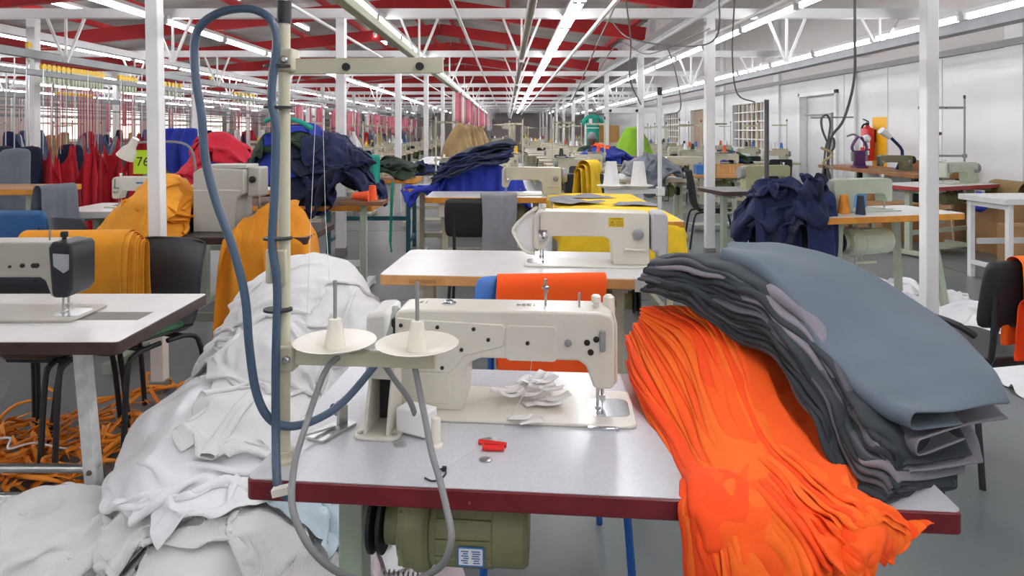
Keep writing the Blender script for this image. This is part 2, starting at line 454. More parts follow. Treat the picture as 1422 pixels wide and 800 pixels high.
def motor(parent, x, y, z, r=.068, m=OLIVE, plate=False, s=1):
    """clutch motor slung under a table; pulley on the +x end"""
    b = MB()
    L = lambda p: [(rr * r, xx * s) for rr, xx in p]
    b.lathe(L([(.3, -.165), (.9, -.165), (1.0, -.155), (1.0, -.09), (1.03, -.09), (1.03, .03), (1.0, .03), (1.0, .045)]), (x, y, z), 28, 'x')
    mo = obj('motor', b, m, parent, bevel=.003)
    b = MB().lathe(L([(1.08, .045), (1.2, .055), (1.2, .075), (1.12, .085), (1.12, .1), (.95, .115), (.6, .12), (.6, .15), (.3, .15)]), (x, y, z), 28, 'x')
    for k in range(10):
        a = 2 * math.pi * k / 10
        b.bar((x + .05*s, y + 1.0*r*math.cos(a), z + 1.0*r*math.sin(a)), (x + .112*s, y + .98*r*math.cos(a), z + .98*r*math.sin(a)), .012, .02)
    obj('bell_housing', b, m, mo, bevel=.002)
    obj('pulley', MB().lathe(L([(.2, .155), (.85, .155), (.85, .163), (.6, .17), (.85, .177), (.85, .185), (.2, .185)]), (x, y, z), 24, 'x'), BLACKPL, mo)
    br = MB()
    for dx in (-.06, .07):
        br.box(x + dx*s - .012, x + dx*s + .012, y - .02, y + .02, z + r*.85, z + r + .05)
    br.box(x - .1*s, x + .1*s, y - .035, y + .035, z + r + .035, z + r + .06)
    obj('motor_bracket', br, m, mo, bevel=.002)
    obj('clutch_lever', MB().tube([(x + .06*s, y + .02, z - r), (x + .06*s, y + .02, z - r - .06), (x - .08*s, y + .02, z - r - .06)], .01, 6), m, mo)
    fin = MB()
    for k in range(9):
        a = R(-20 + 27 * k)
        fin.bar((x - .088*s, y + r*1.03*math.cos(a), z + r*1.03*math.sin(a)), (x + .028*s, y + r*1.03*math.cos(a), z + r*1.03*math.sin(a)), .006, .006)
    obj('cooling_fin', fin, m, mo, smooth=0)
    return mo

def table(label, loc, rz, w=1.13, d=.545, h=.76, th=.04, top=LAMI, edge=REDEDGE, leg=GREYGREEN, mot=OLIVE, group=None, legs='T', mx=.2, my=0., name='sewing_table', rc=.02, lx=.15, mr=.068, ms=1, mz=.125):
    t = thing(name, label, 'table', (loc[0], loc[1], 0), rz, group)
    tp = obj('tabletop', MB().prism(rrect(-w/2, w/2, -d/2, d/2, rc), h - th, h - .0015, 'xy'), edge, t, bevel=.003)
    e = .002
    obj('laminate', MB().prism(rrect(-w/2 + e, w/2 - e, -d/2 + e, d/2 - e, rc), h - .0015, h, 'xy'), top, tp)
    for sx in (-1, 1):
        x = sx * (w/2 - lx); b = MB()
        if legs == 'T':
            b.box(x - .025, x + .025, -.03, .03, .05, h - th - .03)
            b.box(x - .03, x + .03, -d/2 + .02, d/2 - .02, .02, .065)
            b.box(x - .022, x + .022, -d/2 + .08, d/2 - .08, h - th - .035, h - th)
            for sy in (-1, 1): b.box(x - .035, x + .035, sy * (d/2 - .05) - .03, sy * (d/2 - .05) + .03, 0, .022)
        elif legs == 'A':
            for sy in (-1, 1):
                b.bar((x - .04*sx, sy * (d/2 - .12), h - th), (x + .05*sx, sy * (d/2 - .06), 0), .05, .035)
            b.box(x - .03, x + .03, -d/2 + .06, d/2 - .06, h - th - .03, h - th)
        else:
            for sy in (-1, 1): b.box(x + sx*.06 - .022, x + sx*.06 + .022, sy*(d/2 - .06) - .022, sy*(d/2 - .06) + .022, 0, h - th)
            b.box(x + sx*.06 - .02, x + sx*.06 + .02, -d/2 + .06, d/2 - .06, .12, .16)
            b.box(x + sx*.06 - .02, x + sx*.06 + .02, -d/2 + .06, d/2 - .06, h - th - .05, h - th)
        obj('leg_frame', b, leg, t, bevel=.003)
    if legs != 'A':
        yy, zz = (0, .22) if legs == 'T' else (d/2 - .06, .3)
        obj('crossbar', MB().box(-w/2 + .15, w/2 - .15, yy - .015, yy + .015, zz, zz + .05), leg, t, bevel=.003)
    if mot:
        obj('treadle', MB().prism(rrect(-.2, .2, -.16, .1, .03), .07, .085, 'xy'), leg, t, bevel=.002)
        obj('treadle_rod', MB().cyl((.15, -.05, .085), (mx, my + .02, h - th - .2), .006), STEEL, t)
        motor(t, mx, my, h - th - mz, r=mr, m=mot, s=ms)
    return t

HEAD = [(-.2,.068),(-.193,.06),(-.164,.06),(-.157,.066),(-.143,.106),(-.128,.116),(.07,.116),(.09,.108),(.1,.093),(.104,.02),(.112,.006),(.245,.006),(.25,.02),(.25,.2),(.242,.21),(.2,.213),(-.17,.215),(-.192,.209),(-.2,.196)]
NAVYPL = mat('dark face plate', '23262b', .35, var=.1)
MIRROR = mat('polished plate', 'cfd3d6', .12, 1., var=.03)
def machine(label, loc, rz, m=CREAM, z=.76, full=False, cover=None, face=None, group=None, wheel=None, s=1., name='sewing_machine', dark=False):
    """lockstitch machine; operator at local -y, needle at -x, handwheel at +x"""
    t = thing(name, label, 'sewing machine', (loc[0], loc[1], z), rz, group)
    t.scale = (s, s, s)
    cover = cover or GREYPL
    obj('bed', MB().prism(rrect(-.242, .252, -.089, .089, .018), 0, .007, 'xy'), m, t, bevel=.0025)
    hd = obj('arm', MB().prism(HEAD, -.048, .048), m, t, bevel=.014, seg=4)
    obj('needle_plate', MB().prism(rrect(-.232, -.15, -.04, .05, .02), .007, .0078, 'xy'), MIRROR, t)
    fp = obj('face_plate', MB().prism([(-.206,.074),(-.2,.066),(-.2,.2),(-.206,.19)], -.04, .04), face or m, t, bevel=.003)
    nb = MB().cyl((-.178, 0, .064), (-.178, 0, .016), .0035, n=8).cyl((-.178, 0, .016), (-.178, 0, .004), .0012, n=6)
    nb.box(-.184, -.172, -.006, .006, .022, .032)
    obj('needle_bar', nb, STEEL, t)
    pf = MB().cyl((-.168, .008, .064), (-.168, .008, .012), .0035, n=8)
    pf.box(-.175, -.162, -.012, .012, .008, .011).box(-.176, -.172, -.018, .0, .008, .01).box(-.166, -.162, -.018, 0, .008, .01)
    obj('presser_foot', pf, STEEL, t, smooth=0)
    hw = MB().lathe([(.02, .252), (.05, .254), (.055, .262), (.055, .285), (.048, .295), (.02, .297)], (0, 0, .15), 26, 'x')
    obj('handwheel', hw, wheel or cover, t)
    kn = MB().lathe([(.006, .21), (.006, .222), (.01, .224), (.01, .236), (.007, .239)], (-.165, 0, 0), 14)
    obj('guide_pin', MB().cyl((-.13, .01, .21), (-.13, .01, .245), .0025, n=6), STEEL, t)
    obj('presser_knob', kn, IVORY if not dark else DARK, t)
    td = MB().lathe([(.016, -.056), (.018, -.06), (.012, -.064), (.018, -.068), (.006, -.075), (.006, -.084)], (-.165, 0, .115), 16, 'y')
    td.bar((-.185, -.052, .135), (-.15, -.052, .135), .008, .012)
    obj('tension_disc', td, STEEL, t)
    tl = MB().box(-.181, -.176, -.056, -.047, .13, .2)
    obj('take_up_slot', tl, STEEL, t, smooth=0)
    dl = MB().lathe([(.02, -.05), (.021, -.054), (.021, -.066), (.016, -.069)], (.205, 0, .128), 20, 'y')
    obj('stitch_dial', dl, cover, t)
    obj('reverse_lever', MB().bar((.15, -.058, .07), (.235, -.058, .066), .016, .008), m, t, bevel=.003)
    if full or cover is not GREYPL:
        pass
    return t

def cone(label, loc, m, r=.032, h=.13, group=None, rot=None, name='thread_cone'):
    p = [(r, 0), (r, .004), (r*.97, .006), (r*.6, h), (r*.45, h)]
    o = obj(name, MB().lathe(p, (0, 0, 0), 22), m, None)
    o.location = loc
    if rot: o.rotation_euler = rot
    return tag(o, label, 'thread', group)

def thread_stand(label, loc, rz, z=.76, h=.8, arm=.27, lower=.22, m=BEIGE, sh=1, group=None, plates=2, top=True, p0=.38):
    """pole with spool plates on a low arm (+x side) and a guide arm at the top"""
    t = thing('thread_stand', label, 'thread stand', (loc[0], loc[1], z), rz, group)
    obj('pole', MB().cyl((0, 0, 0), (0, 0, h), .0105), m, t)
    obj('pole_base', MB().lathe([(.022, 0), (.022, .006), (.016, .012), (.016, .02)], n=16), m, t)
    obj('pole_cap', MB().cyl((0, 0, h - .035), (0, 0, h + .004), .0125), BLACKPL, t)
    ar = MB().box(-.02, arm * sh if sh > 0 else .02, -.009, .009, lower - .012, lower + .012) if sh > 0 else MB().box(arm * sh, .02, -.009, .009, lower - .012, lower + .012)
    obj('spool_arm', ar, m, t, bevel=.002)
    obj('arm_clamp', MB().box(-.017, .022, -.016, .016, lower - .022, lower + .022), m, t, bevel=.003)
    if top:
        x0, x1 = (-.015, arm * 1.05) if sh > 0 else (-arm * 1.05, .015)
        ga = MB().box(x0, x1, -.003, .003, h * .845, h * .845 + .028).box(x0, x1, -.003, .016, h * .845 + .025, h * .845 + .028)
        obj('guide_arm', ga, m, t, bevel=.002)
        for q in (.42, .9): obj('thread_eye', MB().lathe([(.004, -.008), (.007, -.008), (.007, .008), (.004, .008)], (sh * arm * q, 0, h * .845 + .012), 12, 'y'), BLACKPL, t)
    for k in range(plates):
        x = sh * arm * (p0 + (.88 - p0) * k)
        p = obj('spool_plate', MB().lathe([(.012, lower + .012), (.03, lower + .013), (.07, lower + .028), (.072, lower + .03), (.068, lower + .031), (.03, lower + .018), (.012, lower + .018)], (x, 0, 0), 28), IVORY, t)
        obj('spool_holder', MB().lathe([(.018, lower + .016), (.017, lower + .03), (.011, lower + .068), (.008, lower + .069)], (x, 0, 0), 12), IVORY, p)
        obj('spool_pin', MB().cyl((x, 0, lower + .06), (x, 0, lower + .135), .0035, n=8), GREYPL, p)
    return t

def chair(label, loc, rz, shell='2b3036', leg=BLACKPL, cushion=None, group=None, style='shell', wd=.42, hb=.84, arms=False):
    """front faces local -y"""
    t = thing('work_chair', label, 'chair', (loc[0], loc[1], 0), rz, group)
    m = mat('chair plastic ' + shell, shell, .42, var=.08, vs=9, bump=.05, bs=250)
    if style == 'shell':
        prof = spl([(-.22, .415), (-.2, .44), (-.05, .44), (.1, .43), (.17, .455), (.205, .55), (.225, .7), (.255, hb - .03), (.262, hb)], 22)
        A = np.zeros((22, 11, 3))
        for i, (y, z) in enumerate(prof):
            q = i / 21; half = wd/2 * (1 - .1 * max(0, (q - .6) / .4)**2)
            if i == 21: half *= .86
            if i == 0: half *= .9
            for j in range(11):
                u = -1 + j / 5
                A[i, j] = (u * half, y - (.045 * u * u if q > .45 else .0), z + (.03 * u**4 if q < .5 else 0))
        obj('shell', MB().grid(A), m, t, smooth=180, thick=.009, sub=1)
    else:
        obj('seat', MB().prism(rrect(-wd/2, wd/2, -.2, .2, .05), .43, .47, 'xy'), m, t, bevel=.015, seg=3)
        A = np.zeros((5, 9, 3))
        for i in range(5):
            for j in range(9):
                u = -1 + j / 4; A[i, j] = (u * wd/2 * (.97 if i in (0, 4) else 1), .23 + .012 * i - .03 * u * u, hb - .27 + .27 * i / 4)
        obj('backrest', MB().grid(A), m, t, smooth=180, thick=.028, sub=1)
        for sx in (-1, 1): obj('back_post', MB().tube(spl([(sx*.16, .16, .43), (sx*.16, .23, .48), (sx*.16, .245, hb - .1)], 7), .011, 8), leg, t)
    for sx in (-1, 1):
        obj('leg', MB().tube(spl([(sx*.17, -.02, .42), (sx*.175, -.15, .41), (sx*.19, -.2, .34), (sx*.21, -.235, 0)], 10), .0115, 8), leg, t)
        obj('leg', MB().tube(spl([(sx*.17, .02, .42), (sx*.175, .14, .41), (sx*.19, .19, .34), (sx*.21, .24, 0)], 10), .0115, 8), leg, t)
        if arms: obj('armrest', MB().tube(spl([(sx*.2, .2, .56), (sx*.25, .15, .6), (sx*.27, -.02, .6), (sx*.27, -.1, .55), (sx*.25, -.12, .46), (sx*.18, -.08, .42)], 14), .013, 8), leg, t)
    obj('seat_rail', MB().bar((-.17, -.1, .418), (.17, -.1, .418), .018).bar((-.17, .1, .418), (.17, .1, .418), .018), leg, t, smooth=0)
    if cushion:
        obj('cushion', MB().prism(rrect(-.18, .18, -.19, .13, .05), .452, .478, 'xy'), cushion, t, bevel=.012, seg=3)
    return t
# ------------------------------------------------------------------ cloth: a small position-based solver and layered panels
def fbm(x, y, seed, oct=3, lac=2.0):
    out = np.zeros_like(x); a = 1.0; rs = np.random.RandomState(seed)
    for o in range(oct):
        for _ in range(3):
            th, ph = rs.uniform(0, 6.283, 2); k = lac**o * rs.uniform(.7, 1.3)
            out += a / 3 * np.sin(k * (x * math.cos(th) + y * math.sin(th)) + ph)
        a *= .5
    return out

class Ground:
    """height field under a heap; grows as cloths settle on it"""
    def __init__(s, x0, x1, y0, y1, base, c=.025):
        s.x0, s.y0, s.c = x0, y0, c
        s.nx, s.ny = int((x1 - x0) / c) + 2, int((y1 - y0) / c) + 2
        X, Y = np.meshgrid(x0 + c * np.arange(s.nx), y0 + c * np.arange(s.ny), indexing='ij')
        s.h = base(X, Y).astype(float)
    def at(s, x, y):
        u = np.clip((x - s.x0) / s.c, 0, s.nx - 1.001); v = np.clip((y - s.y0) / s.c, 0, s.ny - 1.001)
        i, j = u.astype(int), v.astype(int); a, b = u - i, v - j; h = s.h
        return (h[i, j]*(1-a)*(1-b) + h[i+1, j]*a*(1-b) + h[i, j+1]*(1-a)*b + h[i+1, j+1]*a*b)
    def raise_by(s, P, t=.006):
        Q = P.reshape(-1, 3)
        mid = [(P[1:, 1:] + P[:-1, :-1]) / 2, (P[1:, :] + P[:-1, :]) / 2, (P[:, 1:] + P[:, :-1]) / 2]
        Q = np.vstack([Q] + [m.reshape(-1, 3) for m in mid])
        i = np.clip(np.round((Q[:, 0] - s.x0) / s.c).astype(int), 0, s.nx - 1)
        j = np.clip(np.round((Q[:, 1] - s.y0) / s.c).astype(int), 0, s.ny - 1)
        np.maximum.at(s.h, (i, j), np.minimum(Q[:, 2] + t, s.h[i, j] + .06))

def boxes_push(P, bx, t):
    for x0, x1, y0, y1, z0, z1 in bx:
        c = np.array([(x0+x1)/2, (y0+y1)/2, (z0+z1)/2]); hs = np.array([(x1-x0)/2, (y1-y0)/2, (z1-z0)/2]) + t
        d = P - c; q = hs - np.abs(d)
        ins = (q > 0).all(-1)
        if ins.any():
            ax = np.argmin(np.where(ins[..., None], q, 9), -1)
            for k in range(3):
                mk = ins & (ax == k)
                P[..., k][mk] = c[k] + np.sign(d[..., k][mk]) * hs[k]
    return P

def settle(P, rest, ground=None, boxes=(), steps=90, it=5, t=.006, damp=.95, fric=.88, bend=.2, pin=None, g=9.8, dt=.016, stiff=1.):
    """P (n,m,3) start shape, rest = edge lengths (rx, ry)"""
    P = P.astype(float); Q = P.copy(); n, m = P.shape[:2]
    rx, ry = rest; rd = math.hypot(rx, ry)
    def con(A, B, L, k):
        d = B - A; l = np.sqrt((d * d).sum(-1, keepdims=True)) + 1e-9
        c = d * (.5 * k * (l - L) / l); A += c; B -= c
    def con_max(A, B, L, k):
        d = B - A; l = np.sqrt((d * d).sum(-1, keepdims=True)) + 1e-9
        c = d * (.5 * k * np.minimum(0, l - L) / l); A += c; B -= c
    for st in range(steps):
        V = (P - Q) * damp
        V = np.clip(V, -.05, .05)
        Q = P.copy(); P = P + V; P[..., 2] -= g * dt * dt
        for _ in range(it):
            for o in (0, 1):
                a = P[o:-1:2]; b = P[o+1::2]; k = min(len(a), len(b)); con(a[:k], b[:k], rx, stiff)
                a = P[:, o:-1:2]; b = P[:, o+1::2]; k = min(a.shape[1], b.shape[1]); con(a[:, :k], b[:, :k], ry, stiff)
            for o in (0, 1):
                a = P[o:-1:2, :-1]; b = P[o+1::2, 1:]; k = min(len(a), len(b)); con(a[:k], b[:k], rd, .35)
                a = P[o:-1:2, 1:]; b = P[o+1::2, :-1]; k = min(len(a), len(b)); con(a[:k], b[:k], rd, .35)
            if bend:
                con_max(P[:-2], P[2:], 1.75 * rx, bend); con_max(P[:, :-2], P[:, 2:], 1.75 * ry, bend)
            hit = np.zeros((n, m), bool)
            if ground is not None:
                h = ground.at(P[..., 0], P[..., 1]) + t
                hit = P[..., 2] < h
                P[..., 2] = np.where(hit, np.minimum(h, P[..., 2] + .03), P[..., 2])
            if boxes:
                B = P.copy(); boxes_push(P, boxes, t); hit |= (np.abs(P - B).sum(-1) > 1e-7)
            if pin is not None: P[pin] = Q[pin]
        D = P - Q
        f = np.where(hit, fric, 0)[..., None]
        Q[..., :2] += (D * f)[..., :2]
        Q[..., 2:] += D[..., 2:] * np.where(hit, .8, 0)[..., None]
    return P

def cloth_obj(name, P, m, thick=.003, sub=1, parent=None):
    return obj(name, MB().grid(P), m, parent, smooth=180, thick=thick, sub=sub)

def sheet(cx, cy, w_, d_, z, ang, n, seed, squash=.75, amp=.055, freq=10.):
    """rumpled start shape: a w_ x d_ cloth squashed in plan"""
    m = max(8, int(n * d_ / w_))
    U, V = np.meshgrid(np.linspace(-.5, .5, n), np.linspace(-.5, .5, m), indexing='ij')
    x, y = U * w_ * squash, V * d_ * squash
    x = x + .12 * w_ * squash * fbm(U*5, V*5, seed, 2); y = y + .12 * d_ * squash * fbm(U*5, V*5, seed + 7, 2)
    zz = z + amp * fbm(U * freq * 2, V * freq * 2, seed + 3, 3)
    c, s = math.cos(ang), math.sin(ang)
    return np.stack([cx + c*x - s*y, cy + s*x + c*y, zz], -1), (w_ / (n - 1), d_ / (m - 1))

def heap(ground, specs, steps=80, boxes=(), **kw):
    """specs: (name, label, cat, group, mat, cx, cy, w, d, angdeg, n, seed, squash)"""
    out = []
    for nm, label, cat, grp, m, cx, cy, w_, d_, ang, n, seed, sq in specs:
        w_, d_, sq = (w_ * 1.2, d_ * 1.2, sq * .8) if sq > .57 else (w_, d_, sq)
        zt = ground.at(np.array([cx]), np.array([cy]))[0]
        P, rest = sheet(cx, cy, w_, d_, 0, R(ang), n, seed, sq)
        P[..., 2] += np.maximum(ground.at(P[..., 0], P[..., 1]) + .07, zt * .55 + .1)
        P = settle(P, rest, ground, boxes, steps, **kw)
        ground.raise_by(P)
        o = cloth_obj(nm, P, m); tag(o, label, cat, grp); out.append(o)
    return out

def lerp_curves(curves, t):
    """curves: list of control-point lists for t = 0..1"""
    C = [np.array([tuple(p) for p in c], float) for c in curves]
    f = t * (len(C) - 1); i = min(int(f), len(C) - 2); u = f - i
    return C[i] * (1 - u) + C[i + 1] * u

def panel(edge, far, n, m, seed, wav=.006, fold=.006, fr=9., sag=0., end_curl=0., double=True, ph=None):
    """folded fabric panel: edge/far are control curves of the folded edge and of the far edge.
    cross-section: lower ply -> round fold at the edge -> upper ply"""
    E, Fv = spl(edge, n), spl(far, n)
    v = np.linspace(0, 1, n)
    rs = np.random.RandomState(seed)
    ph = rs.uniform(0, 6.28, 6) if ph is None else ph
    up = np.array([0, 0, 1.])
    cols = []
    us = list(np.linspace(.55, .02, 4)) if double else []
    lower = [(u, -1) for u in us]
    upper = [(u, 1) for u in np.concatenate([[.0], np.linspace(.03, 1, m) ** 1.15])]
    T = np.gradient(E, axis=0); T /= np.linalg.norm(T, axis=1, keepdims=True) + 1e-9
    W = Fv - E; Wn = W / (np.linalg.norm(W, axis=1, keepdims=True) + 1e-9)
    Nn = np.cross(Wn, T); Nn /= np.linalg.norm(Nn, axis=1, keepdims=True) + 1e-9
    Nn *= np.where(Nn[:, 2:3] < 0, -1, 1)
    for u, sd in lower + upper:
        wv = wav * (np.sin(v * fr + ph[0] + u * 2.2) + .6 * np.sin(v * fr * 2.1 + ph[1] + u * 4) + .35 * np.sin(v * fr * 4.3 + ph[2]))
        wv *= (1 - .55 * u)
        wx = wav * .9 * (np.sin(v * fr * 1.3 + ph[3]) + .5 * np.sin(v * fr * 3.1 + ph[4]))
        off = (fold * .5 * sd if u > .001 else 0)
        c = E + W * u + Nn * (wv + off - sag * 4 * u * (1 - u))[:, None] + Wn * (wx * (1 - u))[:, None]
        cols.append(c)
    return np.stack(cols, 1)
# ------------------------------------------------------------------ near table with its machine
def txt(name, body, size, loc, rot, m, parent, ex=.0003, align='CENTER'):
    cu = bpy.data.curves.new(name, 'FONT'); cu.body = body; cu.size = size; cu.extrude = ex
    cu.align_x = align; cu.align_y = 'CENTER'; cu.resolution_u = 3
    o = bpy.data.objects.new(name, cu); COL.objects.link(o)
    me = bpy.data.meshes.new_from_object(o.evaluated_get(bpy.context.evaluated_depsgraph_get()))
    me.materials.clear(); me.materials.append(m)
    bpy.data.objects.remove(o); o = bpy.data.objects.new(name, me); COL.objects.link(o)
    o.parent = parent; o.location = loc; o.rotation_euler = rot
    return o
INK = mat('black ink', '2a2a2c', .6, var=0)
PENCIL = mat('pencil line', '8c8880', .7, var=0)

T1 = table('near sewing table with dark red edge and speckled white top', (.1522, 1.339), 175, 1.137, .545, top=LAMI, edge=REDEDGE, leg=GREYGREEN, mot=None, th=.036, legs='T', rc=.012, lx=.1)
mo = motor(T1, .252, .05, .572, .07, OLIVE, s=.88)
pl = obj('rating_plate', MB().prism(rrect(.185, .235, .5385, .5745, .004), .1245, .1262, 'xz'), BLUEB, mo)
obj('plate_face', MB().prism(rrect(.188, .232, .5415, .5715, .002), .126, .1268, 'xz'), PLATE, mo)
pr = MB(); rs = random.Random(4)
for k in range(6):
    zz = .5665 - .0042 * k
    for a, b_ in ((.192, .209), (.213, .229)):
        pr.box(a + rs.uniform(0, .003), b_ - rs.uniform(0, .006), .1267, .1271, zz - .0011, zz + .0011)
obj('plate_print', pr, INKB, mo, smooth=0)

def snap_disc(px, py, lab):
    y = .58 * F_PX / (py - VY); p = at(px, py, y)
    o = obj('table_plug', MB().lathe([(.0125, 0), (.012, .0022), (.008, .0035), (.0075, .0028), (.002, .003)], n=22), STEEL)
    o.location = (p.x, p.y, .76); tag(o, lab, 'plug')
snap_disc(556, 618, 'round steel plug in the near table below the white box')
snap_disc(677, 612, 'round steel plug behind the red tubes on the near table')
snap_disc(674, 639, 'round steel plug in front of the red tubes on the near table')

M1 = machine('cream sewing machine seen from behind on the near red edged table', (.0197, 1.409), 175, m=CREAM, full=True)
# rear cover plates, screws, plugs
obj('cover_plate', MB().prism([(.245,.195),(.245,.1),(.19,.085),(.135,.085),(.12,.098),(.105,.12),(.03,.14),(.022,.146),(.022,.18),(.026,.186),(.2,.192)], .046, .0505), CREAM, M1, bevel=.002)
obj('cover_plate', MB().prism(rrect(-.085, .02, .113, .185, .01), .046, .0495), CREAM, M1, bevel=.002)
obj('cover_plate', MB().prism(rrect(.135, .24, .02, .082, .012), .046, .0495), CREAM, M1, bevel=.002)
for x, z in ((.236,.18), (.16,.178), (.085,.176), (.055,.155), (.11,.133), (.2,.1), (.15,.095), (.235,.1), (-.085+.06,.15)):
    obj('screw', MB().lathe([(.004, .05), (.004, .0525), (.0025, .053)], (x, 0, z), 12, 'y'), DARK, M1)
for x, z, r in ((-.145,.154,.0062), (-.163,.161,.0062), (-.152,.135,.0062), (-.107,.152,.0075)):
    obj('oil_plug', MB().lathe([(r, .046), (r, .0505), (r*.7, .051)], (x, 0, z), 16, 'y'), DARK if r < .007 else GREYPL, M1)
obj('presser_lever', MB().prism(rrect(-.182, -.17, .138, .18, .004), .048, .056), GREYPL, M1, bevel=.002)
obj('oil_window', MB().lathe([(.016, .2135), (.016, .2165), (.01, .218), (.009, .221), (.003, .223)], (.145, 0, 0), 20), MIRROR, M1)
obj('thread_pin', MB().cyl((-.06, .0, .21), (-.06, .0, .27), .003, n=8).lathe([(.003, .248), (.008, .25), (.008, .254), (.003, .256)], (-.06, 0, 0), 14), STEEL, M1)
obj('lift_knob', MB().lathe([(.013, .19), (.014, .2), (.012, .228), (.006, .233)], (-.193, -.03, 0), 14), IVORY, M1)
obj('slide_plate', MB().box(-.205, -.145, .091, .1, .0, .006), MIRROR, M1, bevel=.001)
hc = MB().prism([(.258,.085),(.262,.2),(.268,.208),(.305,.204),(.31,.19),(.312,.085),(.305,.06),(.268,.06)], -.06, .055)
obj('handwheel_cover', hc, mat('pale grey cover', 'c9c8c3', .4, var=.04), M1, bevel=.012, seg=3)
obj('belt', MB().box(.2505, .2575, -.04, .045, -.16, .19), BLACKPL, M1)
txt('pencil_mark', '1224', .022, (-.02, 0, .2152), (0, 0, R(0)), PENCIL, M1)
txt('pencil_mark', '15', .022, (.2, -.01, .2137), (0, 0, R(0)), PENCIL, M1)

# belt guard on the table top
g = thing('belt_guard', 'cream slotted belt guard below the handwheel of the near machine', 'belt guard', (-.243, 1.30, .76), 172)
obj('base', MB().prism(rrect(-.045, .045, -.055, .05, .02), 0, .006, 'xy'), CREAM, g, bevel=.002)
for sx in (-1, 1):
    obj('side_wall', MB().prism([(-.045, .006), (.04, .006), (.025, .06), (.01, .105), (-.045, .105)], sx*.016 - .003 + sx*.006, sx*.016 + .003 + sx*.006, 'yz'), CREAM, g, bevel=.002)
obj('hood', MB().box(-.027, .027, -.045, .012, .1, .15), CREAM, g, bevel=.006)
obj('back_wall', MB().box(-.02, .02, -.045, -.04, .006, .105), BLACKPL, g)
for sx, sy in ((-1, .03), (1, .03), (1, -.03)):
    obj('screw', MB().lathe([(.006, .006), (.006, .008), (.003, .009)], (sx*.034, sy, 0), 12), STEEL, g)
bw = thing('bobbin_winder', 'small steel bobbin winder beside the belt guard', 'bobbin winder', (-.325, 1.315, .76), 150)
obj('base', MB().prism(rrect(-.022, .022, -.02, .075, .006), 0, .006, 'xy'), STEEL, bw, bevel=.001)
obj('bracket', MB().box(-.004, .004, -.012, .012, .006, .04), STEEL, bw, bevel=.001)
obj('tension_disc', MB().lathe([(.013, -.002), (.014, .002), (.006, .004), (.014, .007), (.013, .011)], (0, 0, .032), 18, 'x'), STEEL, bw)
obj('thumb_nut', MB().lathe([(.005, .014), (.008, .016), (.008, .026), (.004, .028)], (0, 0, .032), 14, 'x'), mat('navy knob', '243142', .4), bw)
obj('wire_guide', MB().tube(spl([(0, .01, .04), (-.004, .02, .055), (-.01, .015, .06), (.0, .0, .062)], 8), .0015, 6), STEEL, bw)
obj('lever', MB().bar((0, .02, .008), (.01, .09, .016), .008, .004), STEEL, bw)
sb = thing('sensor_box', 'small white plastic box with a grey lead on the near table', 'box', (-.175, 1.287, .76), -28)
obj('body', MB().box(-.034, .034, -.022, .022, .004, .05), mat('white plastic', 'eff0ee', .4, var=.02), sb, bevel=.004)
obj('foot', MB().box(-.03, .03, -.018, .018, 0, .004), GREYPL, sb)
po = tag(obj('rest_pin', MB().lathe([(.014, 0), (.014, .004), (.01, .008), (.0085, .05), (.007, .053), (.004, .054)], n=16), IVORY), 'ivory rest pin standing beside the white box', 'pin')
po.location = (-.132, 1.232, .76)
REDP = mat('red plastic', 'd8231f', .35, var=.05)
for k, (a, b_, lab) in enumerate((((665, 622, 1.238), (703, 624, 1.225), 'rear one of two red plastic tubes on the near table'), ((670, 627, 1.215), (700, 628, 1.212), 'front one of two red plastic tubes on the near table'))):
    p, q = at(*a), at(*b_); p.z = q.z = .7655
    tag(obj('red_tube', MB().tube([p, q], .005, 10), REDP), lab, 'tube')
zt = [at(590, 668, 1.115), at(600, 672, 1.105), at(612, 668, 1.112), at(619, 660, 1.13), at(617, 654, 1.143), at(606, 654, 1.143)]
for p in zt: p.z = .7625
tag(obj('cable_tie', MB().tube(spl(zt, 18), .0016, 6).box(zt[4].x - .004, zt[4].x + .004, zt[4].y - .003, zt[4].y + .003, .76, .767), mat('navy nylon', '1b2333', .4)), 'dark cable tie curled on the near table edge', 'cable tie')

# paper labels on the bed
PAPER = mat('white label tape', 'eeecea', .6, var=.03)
rs = random.Random(11)
spots = [(700,553,38,-5,20),(722,545,44,25,12),(740,540,40,40,18),(752,548,38,10,26),(765,552,34,-15,22),(735,556,36,-30,8),(748,563,42,20,6),(762,566,40,-6,5),(775,562,34,12,9),(757,543,36,30,30),(730,538,30,55,24),(722,586,34,-22,3),(738,588,36,12,5),(712,558,34,8,14)]
for k, (px, py, L_, an, hh) in enumerate(spots):
    y = .573 * F_PX / (py - VY); p = at(px, py, y); z = .768 + hh * .0006
    A = np.zeros((6, 3, 3)); a = R(an); ln = L_ * y / F_PX; cv = rs.uniform(-.004, .012)
    for i in range(6):
        for j in range(3):
            u = (i/5 - .5) * ln; v = (j/2 - .5) * .026
            A[i, j] = (p.x + u*math.cos(a) - v*math.sin(a), p.y + .004 + (u*math.sin(a) + v*math.cos(a)), z + cv * (2*i/5 - 1)**2 + .004 * (i/5) * (k % 3) + .0012)
    tag(obj('paper_label', MB().grid(A), PAPER, smooth=180, thick=.0004), 'loose white label slip in the scatter on the near machine bed', 'label', 'loose white label slips on the near machine bed')

